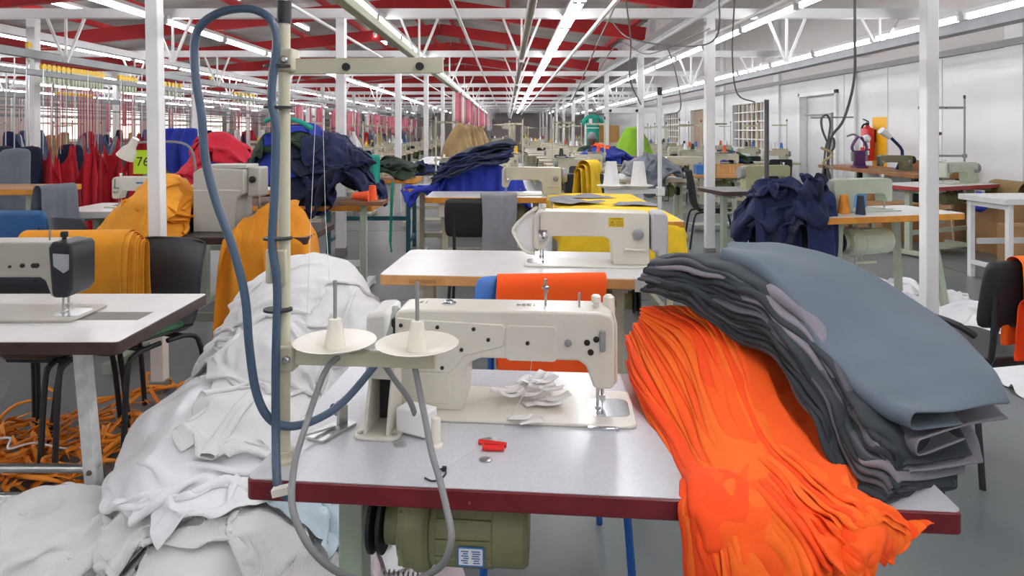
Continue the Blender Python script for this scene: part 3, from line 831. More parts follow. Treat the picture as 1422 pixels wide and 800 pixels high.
# thread stand, hose and cables
ST = thread_stand('tall beige thread stand with two empty spool plates on the near table', (-.393, 1.178), -5, h=.804, arm=.27, lower=.184, p0=.34)
b = MB()
obj('upper_clamp', MB().box(-.018, .022, -.017, .017, .684, .724), BEIGE, ST, bevel=.004)
jo = obj('joint_plate', MB().box(-.026, .012, -.02, -.012, .315, .375), BEIGE, ST, bevel=.003)
for z in (.332, .358): obj('screw', MB().lathe([(.007, -.028), (.006, -.024), (.006, -.02)], (-.008, 0, z), 10, 'y'), STEEL, jo)
obj('screw', MB().lathe([(.004, -.024), (.0065, -.022), (.0065, -.016)], (.012, 0, .184), 10, 'y'), STEEL, ST)
obj('screw', MB().lathe([(.004, -.024), (.0065, -.022), (.0065, -.016)], (.009, 0, .704), 10, 'y'), STEEL, ST)
HOSE = mat('slate blue hose', '3d5268', .4, var=.06, coat=.2)
P = [(402,690,1.085),(388,680,1.09),(384,655,1.1),(383,600,1.14),(383,500,1.15),(385,400,1.15),(378,340,1.15),(381,270,1.15),(383,180,1.15),(377,140,1.15),(379,100,1.15),(384,60,1.15),(376,28,1.15),(350,13,1.15),(310,16,1.15),(280,34,1.15),(270,62,1.15),(272,110,1.15),(280,160,1.15),(285,220,1.15),(300,280,1.15),(322,340,1.15),(340,410,1.15),(346,480,1.15),(356,545,1.15),(375,582,1.15),(405,592,1.16),(445,580,1.2),(480,555,1.24),(520,508,1.28),(548,470,1.34)]
tag(obj('air_hose', MB().tube(spl([at(*p) for p in P], 190), .0072, 10), HOSE), 'slate blue air hose looped up along the near thread stand', 'hose')
tie = obj('hose_clip', MB().bar(at(379, 684, 1.08), at(401, 679, 1.08), .014, .012), IVORY); tag(tie, 'white clip holding the blue hose to the red edge', 'clip')
for py, wh in ((92, 'at the upper arm'), (149, 'below the upper arm'), (331, 'halfway up'), (430, 'above the spool arm')):
    p = at(386, py, 1.165)
    o = obj('cable_tie', MB().lathe([(.0235, -.002), (.025, -.002), (.025, .002), (.0235, .002)], (0, 0, 0), 18), BLACKPL); o.location = p; o.scale = (1, .8, 1)
    tag(o, 'black cable tie holding the blue hose to the pole ' + wh, 'cable tie', 'cable ties on the near thread stand')
GCAB = mat('grey cable sheath', '7d7f80', .45, var=.04)
P = [(575,505,1.17),(583,545,1.15),(592,590,1.12),(600,630,1.09),(611,668,1.06),(620,705,1.03),(627,745,1.0),(618,778,1.0),(598,796,1.02),(560,810,1.04),(500,806,1.04),(462,790,1.0),(432,762,.99),(412,725,1.0),(405,690,1.02),(410,640,1.06),(425,590,1.1),(440,545,1.13),(455,510,1.15),(478,492,1.17),(508,488,1.2),(528,500,1.21),(550,530,1.22),(568,555,1.24),(577,577,1.27)]
tag(obj('power_cable', MB().tube(spl([at(*p) for p in P], 140), .0054, 10), GCAB), 'grey power cable hanging in a long loop before the near table', 'cable')

# threads
THREAD = mat('white thread', 'd8d8d4', .6, var=0)
for k, seq in enumerate(([(440, 120, 1.3), (432, 300, 1.3), (425, 475, 1.2)], [(448, 150, 1.3), (452, 300, 1.3), (458, 400, 1.17)], [(762, 400, 1.40), (745, 455, 1.40), (733, 540, 1.35), (690, 605, 1.3)], [(690, 605, 1.262), (615, 652, 1.145)])):
    tag(obj('sewing_thread', MB().tube([at(*q) for q in seq], .0005, 5), THREAD), ('pale thread running down to the left spool plate', 'pale thread hanging behind the left spool plate', 'pale thread falling across the arm of the near machine', 'loose thread lying over the near table top')[k], 'thread')

# ------------------------------------------------------------------ orange and charcoal stacks of cut panels
ORANGE = [cloth_mat('orange twill', 'ff5a0a', .05, .05), cloth_mat('deep orange twill', 'fb4c05', .05, .06), cloth_mat('bright orange twill', 'ff6a14', .05, .05)]
def C(*p): return [at(*q) for q in p]
oE = [C((870,505,1.66),(885,555,1.46),(908,595,1.31),(935,650,1.155),(943,688,1.065),(946,730,1.04),(950,800,1.035),(955,900,1.03)),
      C((868,478,1.62),(876,520,1.47),(920,590,1.28),(950,650,1.14),(962,695,1.05),(967,745,1.02),(972,810,1.01),(976,890,1.0)),
      C((880,448,1.61),(905,500,1.46),(945,590,1.26),(975,660,1.12),(1000,715,1.03),(1012,770,.99),(1018,830,.98),(1020,890,.98)),
      C((890,425,1.6),(945,455,1.5),(975,520,1.37),(1000,600,1.22),(1040,665,1.09),(1085,715,1.01),(1115,750,.985),(1135,790,.975)),
      C((985,425,1.56),(1010,465,1.46),(1035,530,1.34),(1058,585,1.23),(1105,640,1.12),(1150,680,1.05),(1180,705,1.02),(1200,725,1.0))]
oF = [C((1150,500,1.66),(1160,560,1.4),(1165,610,1.26),(1172,650,1.15),(1172,690,1.06),(1172,740,1.018),(1172,800,1.005),(1172,900,1.0)),
      C((1145,485,1.64),(1152,540,1.42),(1158,600,1.26),(1170,645,1.14),(1178,695,1.05),(1180,745,1.01),(1178,800,.998),(1175,890,.99)),
      C((1140,470,1.62),(1145,530,1.42),(1152,590,1.26),(1172,640,1.13),(1190,700,1.04),(1195,745,1.0),(1192,790,.985),(1188,860,.98)),
      C((1130,455,1.6),(1140,520,1.43),(1150,590,1.27),(1185,650,1.12),(1230,705,1.045),(1230,740,1.0),(1215,770,.985),(1200,800,.98)),
      C((1110,440,1.58),(1130,510,1.45),(1150,580,1.31),(1180,640,1.19),(1220,685,1.1),(1255,715,1.05),(1290,728,1.025),(1300,738,1.015))]
NO = 34
ph0 = np.array([.4, 2.1, 4.0, 1.2, 3.3, 0.])
for k in range(NO):
    t = k / (NO - 1); rs = np.random.RandomState(100 + k)
    E, Fc = lerp_curves(oE, t), lerp_curves(oF, t)
    jr = np.random.RandomState(100 + k // 3)
    jit = jr.normal(0, .0035, E.shape) + rs.normal(0, .0022, E.shape); jit[:, 2] *= .4; E = E + jit
    m_ = 56
    A = panel(E, Fc, m_, 14, 7, wav=.0038 + .002 * rs.rand(), fold=.006 + .004 * rs.rand(), fr=10, ph=ph0 + .16 * k + rs.normal(0, .25, 6))
    v = np.linspace(0, 1, m_)[:, None]; u = np.linspace(0, 1, A.shape[1])[None, :]
    g_ = np.clip((v - .25) / .75, 0, 1)
    pl_ = g_ * (.010 * np.sin(u * 13 + .35 * k + v * 1.6) + .005 * np.sin(u * 29 + .8 * k - v * 2))
    hangy = np.clip((v - .62) / .2, 0, 1) if t < .8 else 0 * v
    A[..., 1] -= (pl_ + .012 * g_) * hangy * 1.3; A[..., 2] += pl_ * (1 - hangy)
    if t > .3: A = A[:m_ - int(rs.randint(0, 4))]
    o = cloth_obj('folded_fabric', A, ORANGE[rs.randint(3)], .0022, 1)
    top_ = k == NO - 1
    tag(o, 'topmost orange panel of the stack hanging over the near table edge' if top_ else '%s orange panel from the bottom of the stack on the near table' % nth(k), 'fabric', 'orange panels stacked on the near table')
CH = {'dark': cloth_mat('charcoal twill', '2b3237', .1), 'ink': cloth_mat('dark ink twill', '21282d', .1), 'grey': cloth_mat('warm grey twill', '77727a', .1), 'mid': cloth_mat('mid grey twill', '504f56', .1), 'top': cloth_mat('slate blue grey twill', '57636d', .12, .05)}
cE = [C((893,405,1.56),(945,418,1.5),(1000,452,1.43),(1075,505,1.33),(1122,570,1.22),(1150,650,1.12),(1222,738,1.03)),
      C((893,385,1.56),(950,395,1.5),(1012,425,1.43),(1088,470,1.34),(1145,548,1.2),(1182,640,1.1),(1238,690,1.04)),
      C((903,362,1.57),(965,368,1.5),(1035,396,1.43),(1100,440,1.35),(1168,530,1.2),(1213,600,1.1),(1250,640,1.05))]
cF = [C((960,395,1.74),(1060,400,1.74),(1130,430,1.68),(1200,500,1.5),(1250,580,1.35),(1285,650,1.22),(1300,715,1.13)),
      C((960,375,1.74),(1060,380,1.72),(1150,412,1.64),(1230,485,1.48),(1285,560,1.35),(1305,620,1.22),(1320,670,1.15)),
      C((965,357,1.7),(1065,360,1.68),(1170,390,1.61),(1262,462,1.47),(1310,545,1.33),(1335,590,1.22),(1345,640,1.15))]
NC = 25
for k in range(NC):
    t = k / (NC - 1); rs = np.random.RandomState(300 + k)
    E, Fc = lerp_curves(cE, t), lerp_curves(cF, t)
    jr = np.random.RandomState(300 + k // 3)
    jit = jr.normal(0, .004, E.shape) + rs.normal(0, .004, E.shape); jit[:, 2] *= .3
    E = E + jit; Fc = Fc + rs.normal(0, .012, Fc.shape) * np.array([1, .3, .3])
    A = panel(E, Fc, 50, 12, 55, wav=.006 + .006 * rs.rand(), fold=.008 + .009 * rs.rand(), fr=11, ph=ph0 + .2 * k + rs.normal(0, .35, 6))
    key = ('dark', 'mid', 'ink', 'grey', 'dark', 'mid')[k % 6] if t > .5 else 'mid' if k % 5 == 1 else ('ink' if k % 2 else 'dark')
    o = cloth_obj('folded_fabric', A, CH[key], .0025, 1)
    lab = '%s folded panel, %s from the bottom of the grey stack over the orange one' % ({'grey': 'warm grey', 'mid': 'mid grey'}.get(key, 'charcoal'), nth(k))
    tag(o, lab, 'fabric', 'charcoal and grey panels stacked on the near table')
# thick folded panels on top: two warm grey ones and the slate one
tops = [('grey', 'lower of two warm grey panels under the slate panel',
    C((915,357,1.57),(975,361,1.5),(1045,390,1.43),(1105,440,1.35),(1172,535,1.2),(1218,598,1.11),(1262,640,1.06)),
    C((965,352,1.7),(1065,355,1.68),(1170,385,1.61),(1265,455,1.46),(1322,530,1.32),(1352,588,1.21),(1360,636,1.15)), .02, .007),
  ('grey', 'upper warm grey panel sticking out under the slate panel',
    C((920,351,1.58),(985,353,1.5),(1055,385,1.42),(1112,435,1.35),(1178,528,1.2),(1225,585,1.12),(1272,608,1.07)),
    C((965,347,1.68),(1065,349,1.67),(1175,378,1.6),(1275,445,1.46),(1340,515,1.31),(1380,560,1.21),(1400,585,1.16)), .034, .007),
  ('top', 'large slate grey panel lying over the top of the charcoal stack',
    C((1000,357,1.55),(1045,376,1.48),(1080,412,1.42),(1118,460,1.34),(1165,523,1.22),(1205,560,1.14),(1266,592,1.07)),
    C((1010,350,1.67),(1090,351,1.66),(1190,374,1.59),(1290,438,1.45),(1345,488,1.32),(1382,535,1.22),(1402,580,1.15)), .032, .004)]
for k, (key, lab, E, Fc, fo, wv) in enumerate(tops):
    A = panel(E, Fc, 56, 18, 55, wav=wv, fold=fo, fr=9, ph=ph0 + 2 + k * .9)
    v = np.linspace(0, 1, A.shape[0])[:, None]; u = np.linspace(0, 1, A.shape[1])[None, :]
    xx, yy = A[..., 0], A[..., 1]
    A[..., 2] += ((.006 if k == 2 else .002) * fbm(xx * 12, yy * 12, 5 + k, 3) + (.006 if k == 2 else 0) * np.sin(u * 7 - v * 5)) * np.clip(u * 2 - .3, 0, 1) + (.004 if k == 2 else -.008 - .035 * np.clip(u * 4, 0, 1) * (1 - .7 * v))
    # closed fold at the hanging end
    tag(cloth_obj('folded_fabric', A, CH[key], .004, 1), lab, 'fabric', 'charcoal and grey panels stacked on the near table')

# ------------------------------------------------------------------ heap of white knit cloths
KNIT = mat('white knit', 'efefee', .8, var=.03, vs=5, bump=.5, bs=110, weave='X', sheen=.1)
KNIT2 = mat('white gauze', 'eceef0', .85, var=.03, vs=8, bump=.3, bs=300, sheen=.1)
def wm(x, y):
    q = ((x + .84) / .38)**2 + ((y - 2.72) / .44)**2
    h = .79 * np.exp(-(q**1.35) * .8)
    h = np.maximum(h, .46 * np.exp(-(((x + .92) / .33)**2 + ((y - 2.15) / .42)**2)**1.5))
    h = np.maximum(h, .30 * np.exp(-(((x + .72) / .30)**2 + ((y - 1.7) / .30)**2)**1.5))
    h = np.maximum(h, .56 * np.exp(-(((x + .58) / .2)**2 + ((y - 2.6) / .3)**2)**1.5))
    return h * (1 + .10 * fbm(x * 9, y * 9, 31, 3)) + .0 * x
G = Ground(-1.9, .1, 1.1, 3.7, wm, .02)
b1 = [(-.425, .75, 1.05, 1.68, .70, .76)]
spec = []
for k, (cx, cy, w_, d_, an, n_, sq, mm, lab) in enumerate([
    (-.72, 1.62, 1.1, 1.0, 10, 64, .52, KNIT, 'white knit cloth at the foot of the heap beside the near table leg'),
    (-1.05, 2.2, 1.4, 1.1, 60, 70, .52, KNIT2, 'white cloth on the left slope of the white heap'),
    (-.75, 1.95, 1.3, 1.1, -20, 66, .52, KNIT, 'ribbed white cloth bulging at the front of the white heap'),
    (-.66, 2.62, 1.1, 1.1, 15, 64, .5, KNIT2, 'white cloth on the right shoulder of the white heap'),
    (-.98, 2.6, 1.5, 1.3, 35, 74, .54, KNIT, 'white cloth across the upper left slope of the heap'),
    (-.85, 2.1, 1.3, 1.0, -50, 66, .52, KNIT2, 'crumpled white cloth midway up the white heap'),
    (-.74, 2.72, 1.4, 1.2, 80, 74, .56, KNIT2, 'topmost white cloth of the heap under the mustard garments'),
    (-.72, 2.35, 1.0, 1.5, 5, 56, .56, KNIT, 'long ribbed white cloth running down the heap behind the thread stand')]):
    spec.append(('white_cloth', lab, 'fabric', 'white cloths in the heap', mm, cx, cy, w_, d_, an, n_, 20 + k, sq))
heap(G, spec, 70, b1, bend=.2, fric=.9, damp=.95)
PKC = cloth_mat('pale pink cotton', 'dccdd3', .1, .05); PBC = cloth_mat('pale blue cotton', 'c6d9e2', .1, .06)
heap(G, [('cloth_scrap', 'pale pink cloth scrap on the floor under the near table', 'fabric', 'cloth scraps on the floor under the near table', PKC, -.42, 2.1, .7, .5, 20, 34, 71, .55),
    ('cloth_scrap', 'pale blue cloth scrap on the floor beside the near table leg', 'fabric', 'cloth scraps on the floor under the near table', PBC, -.58, 1.95, .5, .4, -30, 28, 72, .55),
    ('cloth_scrap', 'off white cloth scrap behind the motor of the near table', 'fabric', 'cloth scraps on the floor under the near table', KNIT2, -.3, 2.3, .7, .6, 50, 34, 73, .55)], 50)
hx_ = [(.33 + .0011 * i, .02 + .011 * math.cos(i * .7), .44 + .011 * math.sin(i * .7)) for i in range(70)]
obj('return_spring', MB().tube(hx_, .0022, 5), STEEL, mo)
G2 = Ground(-2.4, -.5, 1.2, 2.8, lambda x, y: .24 * np.exp(-(((x + 1.3) / .5)**2 + ((y - 1.88) / .24)**2)**1.5), .02)
spec = []
for k, (cx, cy, w_, d_, an, n_, sq, mm, lab) in enumerate([
    (-1.5, 1.9, 1.2, .9, 20, 60, .5, KNIT2, 'white cloth on the floor by the left table leg'),
    (-1.15, 1.88, 1.1, .8, -15, 60, .52, KNIT, 'dotted white cloth bunched on the floor before the left table'),
    (-1.4, 1.75, 1.1, .8, 50, 60, .5, KNIT, 'white cloth nearest the lens on the floor heap')]):
    spec.append(('white_cloth', lab, 'fabric', 'white cloths on the floor before the left table', mm, cx, cy, w_, d_, an, n_, 60 + k, sq))
heap(G2, spec, 60, bend=.2, fric=.9, damp=.95)
# ------------------------------------------------------------------ helpers for draped cloth and small heaps
MUST = [cloth_mat('mustard twill', 'e0941f', .08), cloth_mat('golden twill', 'dc8d1a', .08), cloth_mat('amber twill', 'e59c2a', .08)]
NAVY = [cloth_mat('navy twill', '0f1c44', .15), cloth_mat('dark navy twill', '0d1630', .15), cloth_mat('ink blue twill', '152453', .15)]
ROYAL = [cloth_mat('royal blue twill', '1a34a0', .12), cloth_mat('cobalt twill', '2b3fb0', .12), cloth_mat('deep royal twill', '1d3390', .12)]
GREEN = [cloth_mat('bottle green twill', '2c3f2b', .12), cloth_mat('dark green twill', '26352a', .12)]
TEAL = cloth_mat('turquoise twill', '25a08b', .1)
REDC = [cloth_mat('crimson twill', 'b50f22', .08), cloth_mat('deep crimson twill', 'a30d20', .08)]
PINKRED = cloth_mat('cherry twill', 'cf1f38', .08)
GREYC = [cloth_mat('soft grey twill', '85858a', .1), cloth_mat('grey blue twill', '6d737c', .1)]
YEL = cloth_mat('yellow twill', 'f2c928', .06)
TAN = [cloth_mat('khaki twill', 'a98f62', .1), cloth_mat('dark khaki twill', '937a50', .1)]
DENIM = cloth_mat('denim twill', '4a5878', .1)
WHITEC = cloth_mat('white cotton', 'eceef0', .1, .03)

def drape(name, label, m, loc, rz, w_, front, back, r=.03, seed=0, amp=.008, taper=0., cat='fabric', group=None, n=26, lift=0.):
    """cloth hung over an edge: local x along the edge, front hangs at -y; loc is the top of the edge"""
    arc = math.pi * r; L_ = front + arc + back; rs = np.random.RandomState(seed)
    nu, nv = n, n + 6
    U = np.linspace(-.5, .5, nu)[None, :] * np.ones((nv, 1)); s = np.linspace(0, L_, nv)[:, None] * np.ones((1, nu))
    y = np.where(s < front, -r, np.where(s > front + arc, r, -r * np.cos((s - front) / r)))
    z = np.where(s < front, s - front, np.where(s > front + arc, front + arc - s, r * np.sin(np.clip((s - front) / r, 0, math.pi))))
    hang = np.clip(-z / .25, 0, 1)
    f = fbm(U * w_ * 26, s * 5, seed, 2) * amp * (.25 + 1.4 * hang) + fbm(U * w_ * 60, s * 20, seed + 1, 2) * amp * .25
    y = y + np.where(s < front + arc / 2, -np.abs(f) - .006 * hang, np.abs(f) + .006 * hang)
    z = z + .012 * fbm(U * 6, s * 0, seed + 2, 2) * hang + lift
    x = U * w_ * (1 + taper * hang) + .012 * fbm(s * 7, U * 3, seed + 5, 2)
    A = np.stack([x, y, z], -1)
    o = cloth_obj(name, A, m, .003, 1); o.location = loc; o.rotation_euler = (0, 0, R(rz))
    return tag(o, label, cat, group)

def heap_on(base, bnds, items, steps=70, boxes=(), **kw):
    G_ = Ground(*bnds, base); return heap(G_, items, steps, boxes, **kw)

def on_table(x0, x1, y0, y1, z=.76, mounds=()):
    def f(X, Y):
        d = np.minimum(np.minimum(X - x0, x1 - X), np.minimum(Y - y0, y1 - Y))
        h = np.clip(d / .02, 0, 1) * z
        for mx_, my_, rx, ry, mh in mounds:
            h = np.maximum(h, np.where(d > -.0, z, 0) + mh * np.exp(-((((X - mx_) / rx)**2 + ((Y - my_) / ry)**2)**1.4)) * (d > -.02))
        return h
    return f

def hung(label, m, loc, rz, L_, wt, wb, seed, group, name='garment', cat='garment', dep=.09, rail=0):
    """gathered garment hanging from loc: closed folded tube"""
    n, k = 14, 26; v = np.linspace(0, 1, n)[:, None]; th = np.linspace(0, 2*math.pi, k, endpoint=False)[None, :]
    rs = np.random.RandomState(seed); p = rs.uniform(0, 6.28, 5)
    wd = wt + (wb - wt) * v**.8
    rip = 1 + (.04 + .2 * v) * np.sin(th * 5 + p[0] + v * 1.5) + (.03 + .1 * v) * np.sin(th * 8 + p[1] - v * 3)
    x = wd * .5 * np.cos(th) * rip + .04 * np.sin(v * 4 + p[2])
    y = dep * (.5 + .5 * v) * np.sin(th) * rip
    z = -L_ * v + .05 * np.sin(th * 2 + p[3]) * v * L_ + .03 * np.sin(th * 3 + p[4]) * v
    A = np.stack([x, y, z + 0 * th], -1)
    mb = MB().grid(A, True); mb.f.append(tuple(range(k)))
    o = obj(name, mb, m, smooth=180, sub=1); o.location = loc; o.rotation_euler = (0, 0, R(rz))
    if rail: obj('hanger_cord', MB().cyl((0, 0, -.02), (0, 0, rail - loc[2]), .005, n=6), STEEL, o)
    return tag(o, label, cat, group)

# ------------------------------------------------------------------ left table with the grey machine
LEGW = mat('chipped white paint', 'c9cbc8', .55, var=.18, vs=30)
T0 = thing('sewing_table', 'left sewing table with dark chipped edge and slim white legs', 'table', (-1.635, 2.115, 0), 180)
tp = obj('tabletop', MB().prism(rrect(-.565, .565, -.275, .275, .012), .724, .7585, 'xy'), DKWOOD, T0, bevel=.002)
obj('laminate', MB().prism(rrect(-.562, .562, -.272, .272, .012), .7585, .76, 'xy'), WHITETOP, tp)
RUST = mat('rust', '6d5247', .7)
for x0, x1 in ((-.285, -.35), (.4, .46)):
    lg = obj('leg', MB().bar((x0, 0, .724), (x1, 0, 0), .04, .04, (0, 1, 0)), LEGW, T0, bevel=.003)
    for z in (.27, .18): obj('bolt', MB().lathe([(.009, .02), (.006, .027), (.002, .028)], (x1 - (x1-x0)*z/.724, 0, z), 10, 'y'), RUST, lg)
    obj('foot', MB().bar((x1, -.24, .02), (x1, .24, .02), .05, .04), LEGW, T0, bevel=.003)
for z, y in ((.275, 0), (.185, .0)):
    obj('foot_rail', MB().cyl((-.345, y, z), (.45, y, z), .014), STEEL, T0)
obj('foot_rail', MB().cyl((-.6, -.06, .185), (-.345, -.06, .185), .012), STEEL, T0)
obj('treadle', MB().prism(rrect(-.05, .25, -.16, .02, .03), .1, .115, 'xy'), DARK, T0)
obj('treadle_brace', MB().bar((-.1, .15, .1), (.2, .2, .17), .014), STEEL, T0)
motor(T0, .12, .05, .56, .085, mat('grey motor paint', '9a9b98', .5, var=.1))
M0 = machine('grey sewing machine with black face plate on the left table', (-1.585, 2.12), 180, m=mat('grey enamel', 'aeaa9e', .35, .1, var=.06, vs=9), face=NAVYPL, s=1.1, dark=True)
obj('face_trim', MB().prism([(-.222,.085),(-.205,.06),(-.17,.06),(-.165,.072),(-.155,.2),(-.165,.218),(-.215,.212),(-.222,.2)], -.055, .055), NAVYPL, M0, bevel=.006)
obj('mirror_label', MB().prism([(-.215,.14),(-.2,.13),(-.172,.15),(-.17,.185),(-.215,.182)], .0555, .057), mat('silver sticker', 'b9bcbe', .3, .5), M0)
for x, z, r in ((-.12,.15,.007), (-.112,.15,.007), (-.08,.15,.006), (-.045,.147,.004), (-.11,.105,.006)):
    obj('screw', MB().lathe([(r, .046), (r, .052), (r*.6, .053)], (x, 0, z), 12, 'y'), DARK, M0)
slot = obj('bed_slot', MB().box(-.5, -.02, -.03, .06, .76, .7606), mat('dark inlay', '74716b', .4, .3), T0, smooth=0)
CHA = chair('dark plastic chair with green cushion behind the left table', (-1.66, 2.98), -20, '283038', cushion=mat('green cushion', '2f5a3a', .8, var=.2, vs=20), hb=.83)
chair('black chair with long legs tucked under the left table', (-1.98, 2.82), 175, '22262b', hb=.6)
# folded mustard stack over a chair back
for k in range(7):
    drape('folded_fabric', 'outer mustard panel of the folded stack over the chair behind the left table' if k == 6 else '%s mustard panel from the inside of the stack behind the left table' % nth(k), MUST[k % 3], (-1.935 + .008 * (6 - k), 3.02, .825), 2, .52 - .006 * k, .27 + .01 * k, .3, .022 + .008 * k, 40 + k, .005, group='mustard panels folded behind the left table', n=22)
chair('grey steel chair hidden under the folded mustard stack', (-1.93, 2.8), 178, '3a3f45', hb=.79)

# orange strap tangle on the floor
STRAP = [mat('orange strap', 'e58a1c', .7, var=.12), mat('deep orange strap', 'd97a12', .7, var=.12)]
meshes = []
for k in range(9):
    rs = np.random.RandomState(500 + k)
    P = np.cumsum(np.vstack([[0, 0, 0], np.column_stack([rs.normal(.05, .045, 7), rs.normal(0, .045, 7), np.zeros(7)])]), 0)
    P -= P.mean(0); P[:, 2] = np.abs(rs.normal(.02, .02, 8))
    c = spl(P, 26); T_ = np.gradient(c, axis=0); T_ /= np.linalg.norm(T_, axis=1)[:, None]
    tw = np.linspace(rs.uniform(-1, 1), rs.uniform(-1.5, 1.5), 26)
    sd = np.cross(T_, [0, 0, 1.]); sd /= np.linalg.norm(sd, axis=1)[:, None]
    wv = sd * np.cos(tw)[:, None] + np.array([0, 0, 1.]) * np.sin(tw)[:, None]
    c[:, 2] += np.abs(np.sin(tw)) * .014
    A = np.stack([c - wv * .009, c + wv * .009], 1)
    meshes.append(A)
rs = np.random.RandomState(9)
protos = [obj('fabric_strap', MB().grid(A), STRAP[i % 2], smooth=180, thick=.0015) for i, A in enumerate(meshes)]
for k in range(86):
    o = protos[k] if k < 9 else protos[k % 9].copy()
    if k >= 9: COL.objects.link(o)
    far = k > 76
    if far: x, y = rs.normal(-1.75, .12), rs.normal(3.25, .12)
    else: x, y = rs.normal(-1.98, .24), rs.normal(2.68, .17)
    hz = .07 * math.exp(-((x + 1.98) / .25)**2 - ((y - 2.72) / .2)**2)
    o.location = (x, y, .004 + hz * rs.uniform(.2, 1)); o.rotation_euler = (rs.uniform(-.15, .15), rs.uniform(-.15, .15), rs.uniform(0, 6.28))
    tag(o, 'loose orange strap strewn by the chair legs' if far else 'orange fabric strap in the tangle under the left table', 'strap', 'orange straps on the floor')
WSTR = spl([(-2.05, 2.6, .13), (-1.95, 2.62, .14), (-1.9, 2.55, .13), (-1.85, 2.62, .12), (-1.75, 2.7, .06), (-1.6, 2.9, .01), (-1.5, 3.0, .01)], 40)
tag(obj('white_string', MB().tube(WSTR, .004, 6), WHITEC), 'white cord lying across the orange straps', 'cord')

# ------------------------------------------------------------------ dark table with the boxy machine and mustard garments
T8 = table('dark topped table behind the near column carrying mustard garments', (-1.72, 3.95), 180, 1.25, .6, top=mat('dark top', '4a4643', .4), edge=DKWOOD, leg=GREYGREEN, mot=None)
bx = thing('bartack_machine', 'boxy grey industrial machine between the mustard garments', 'sewing machine', (-1.655, 3.95, .76), 0)
GB = mat('grey cabinet enamel', 'b4b3aa', .45, var=.05)
obj('cabinet', MB().prism([(-.145,0),(.1,0),(.105,.2),(.145,.22),(.145,.36),(-.1,.37),(-.145,.34)], -.12, .12), GB, bx, bevel=.006)
obj('lid', MB().box(-.1, .15, -.1, .1, .365, .385), GB, bx, bevel=.004)
obj('strap', MB().box(-.147, .13, -.122, .122, .238, .244), IVORY, bx)
obj('head', MB().box(.145, .22, -.07, .07, .2, .37), GB, bx, bevel=.01)
obj('head_knob', MB().lathe([(.02, -.075), (.02, -.085), (.01, -.09)], (.18, 0, .3), 14, 'y'), DARK, bx)
obj('needle_bar', MB().cyl((.19, 0, .2), (.19, 0, .03), .008), STEEL, bx)
base = on_table(-2.315, -1.125, 3.69, 4.22, .76, ((-2.02, 3.95, .17, .24, .3), (-1.27, 3.85, .2, .22, .17)))
TB8 = [(-1.80, -1.5, 3.83, 4.07, .76, 1.14), (-2.345, -1.095, 3.65, 4.25, .4, .757)]
G8 = Ground(-2.7, -.7, 2.9, 4.6, base, .02)
MG = 'mustard garments on the dark table'
def mustard(rows, steps, **kw):
    heap(G8, [('garment', lab, 'garment', MG, MUST[k % 3], cx, cy, w_, d_, an, n_, 80 + n_ + k, sq) for k, (cx, cy, w_, d_, an, n_, sq, lab) in enumerate(rows)], steps, TB8, **kw)
mustard([(-1.32, 3.56, .9, 1.15, 8, 42, .5, 'long mustard garment hanging to the floor between dark chair and white heap'),
    (-1.12, 3.62, .9, .8, -12, 40, .5, 'mustard garment hanging over the table edge beside the navy heap')], 60, bend=.1)
mustard([(-2.1, 3.9, .95, .75, 10, 40, .5, 'mustard garment at the bottom of the heap left of the boxy machine'),
    (-2.0, 3.98, .95, .8, 80, 42, .48, 'mustard garment on top of the heap left of the boxy machine'),
    (-2.12, 3.82, .75, .6, 30, 34, .5, 'mustard garment spilling towards the near column'),
    (-1.42, 3.72, 1.0, .7, 85, 42, .46, 'mustard garment bunched at the front edge of the dark table'),
    (-1.22, 3.75, .95, .7, 20, 42, .45, 'mustard garment bunched on top right of the boxy machine'),
    (-1.15, 3.72, .8, .6, 60, 36, .46, 'mustard garment at the right end of the dark table')], 60)

# ------------------------------------------------------------------ far left: blue chair, grey chair, white table, red garments
chair('blue steel office chair in front of the red garments', (-2.98, 4.35), 172, '2f5f96', style='panel', hb=.86)
chair('small dark grey chair back right of the blue chair', (-2.62, 4.3), 160, '4a4f57', style='shell', hb=.82, wd=.3)
TB = table('brown topped table at the left edge with a grey overall hung on it', (-3.75, 4.95), 0, .9, .5, h=.93, top=mat('brown top', '9a6b3c', .5), edge=ORWOOD, leg=GREYGREEN, mot=None, legs='L')
drape('overall', 'grey overall with a pale reflective band over the brown table corner', GREYC[1], (-3.16, 4.68, .945), 78, .3, .6, .3, .03, 77, .02, cat='garment')
tag(obj('reflective_band', MB().bar((-3.2, 4.62, .68), (-3.03, 4.62, .70), .01, .03), mat('reflective tape', 'd5d7d5', .3)), 'pale reflective band on the grey overall', 'band')
TW = table('white table with a cream machine before the red garments', (-2.72, 5.12), 0, 1.12, .6, top=WHITETOP, edge=mat('pale grey edge', 'bfc0bb', .5), leg=GREYGREEN, mot=OLIVE, th=.05)
MW = machine('cream machine with blue maker lettering on the white table', (-2.79, 5.14), 0, m=CREAM, s=1.08)
for x0, x1, z0, z1 in ((-.03, .02, .165, .178), (.05, .12, .168, .182), (.055, .11, .152, .16)):
    obj('print', MB().box(x0, x1, -.0495, -.048, z0, z1), INKB, MW, smooth=0)
obj('spec_label', MB().box(.135, .2, -.0505, -.049, .09, .13), PLATE, MW, smooth=0)
lampt = thing('work_lamp', 'white gooseneck work lamp in front of the red garments', 'lamp', (-2.74, 5.35, .76), 0)
obj('lamp_neck', MB().tube(spl([(.2, .05, 0), (.22, .05, .3), (.15, .0, .48), (-.22, -.05, .49)], 20), .01, 8), GREYPL, lampt)
obj('lamp_shade', MB().tube([(-.2, -.05, .52), (-.235, -.05, .46), (-.25, -.05, .435), (-.29, -.05, .37)], .05, 18, True, [.028, .034, .055, .07]), IVORY, lampt)
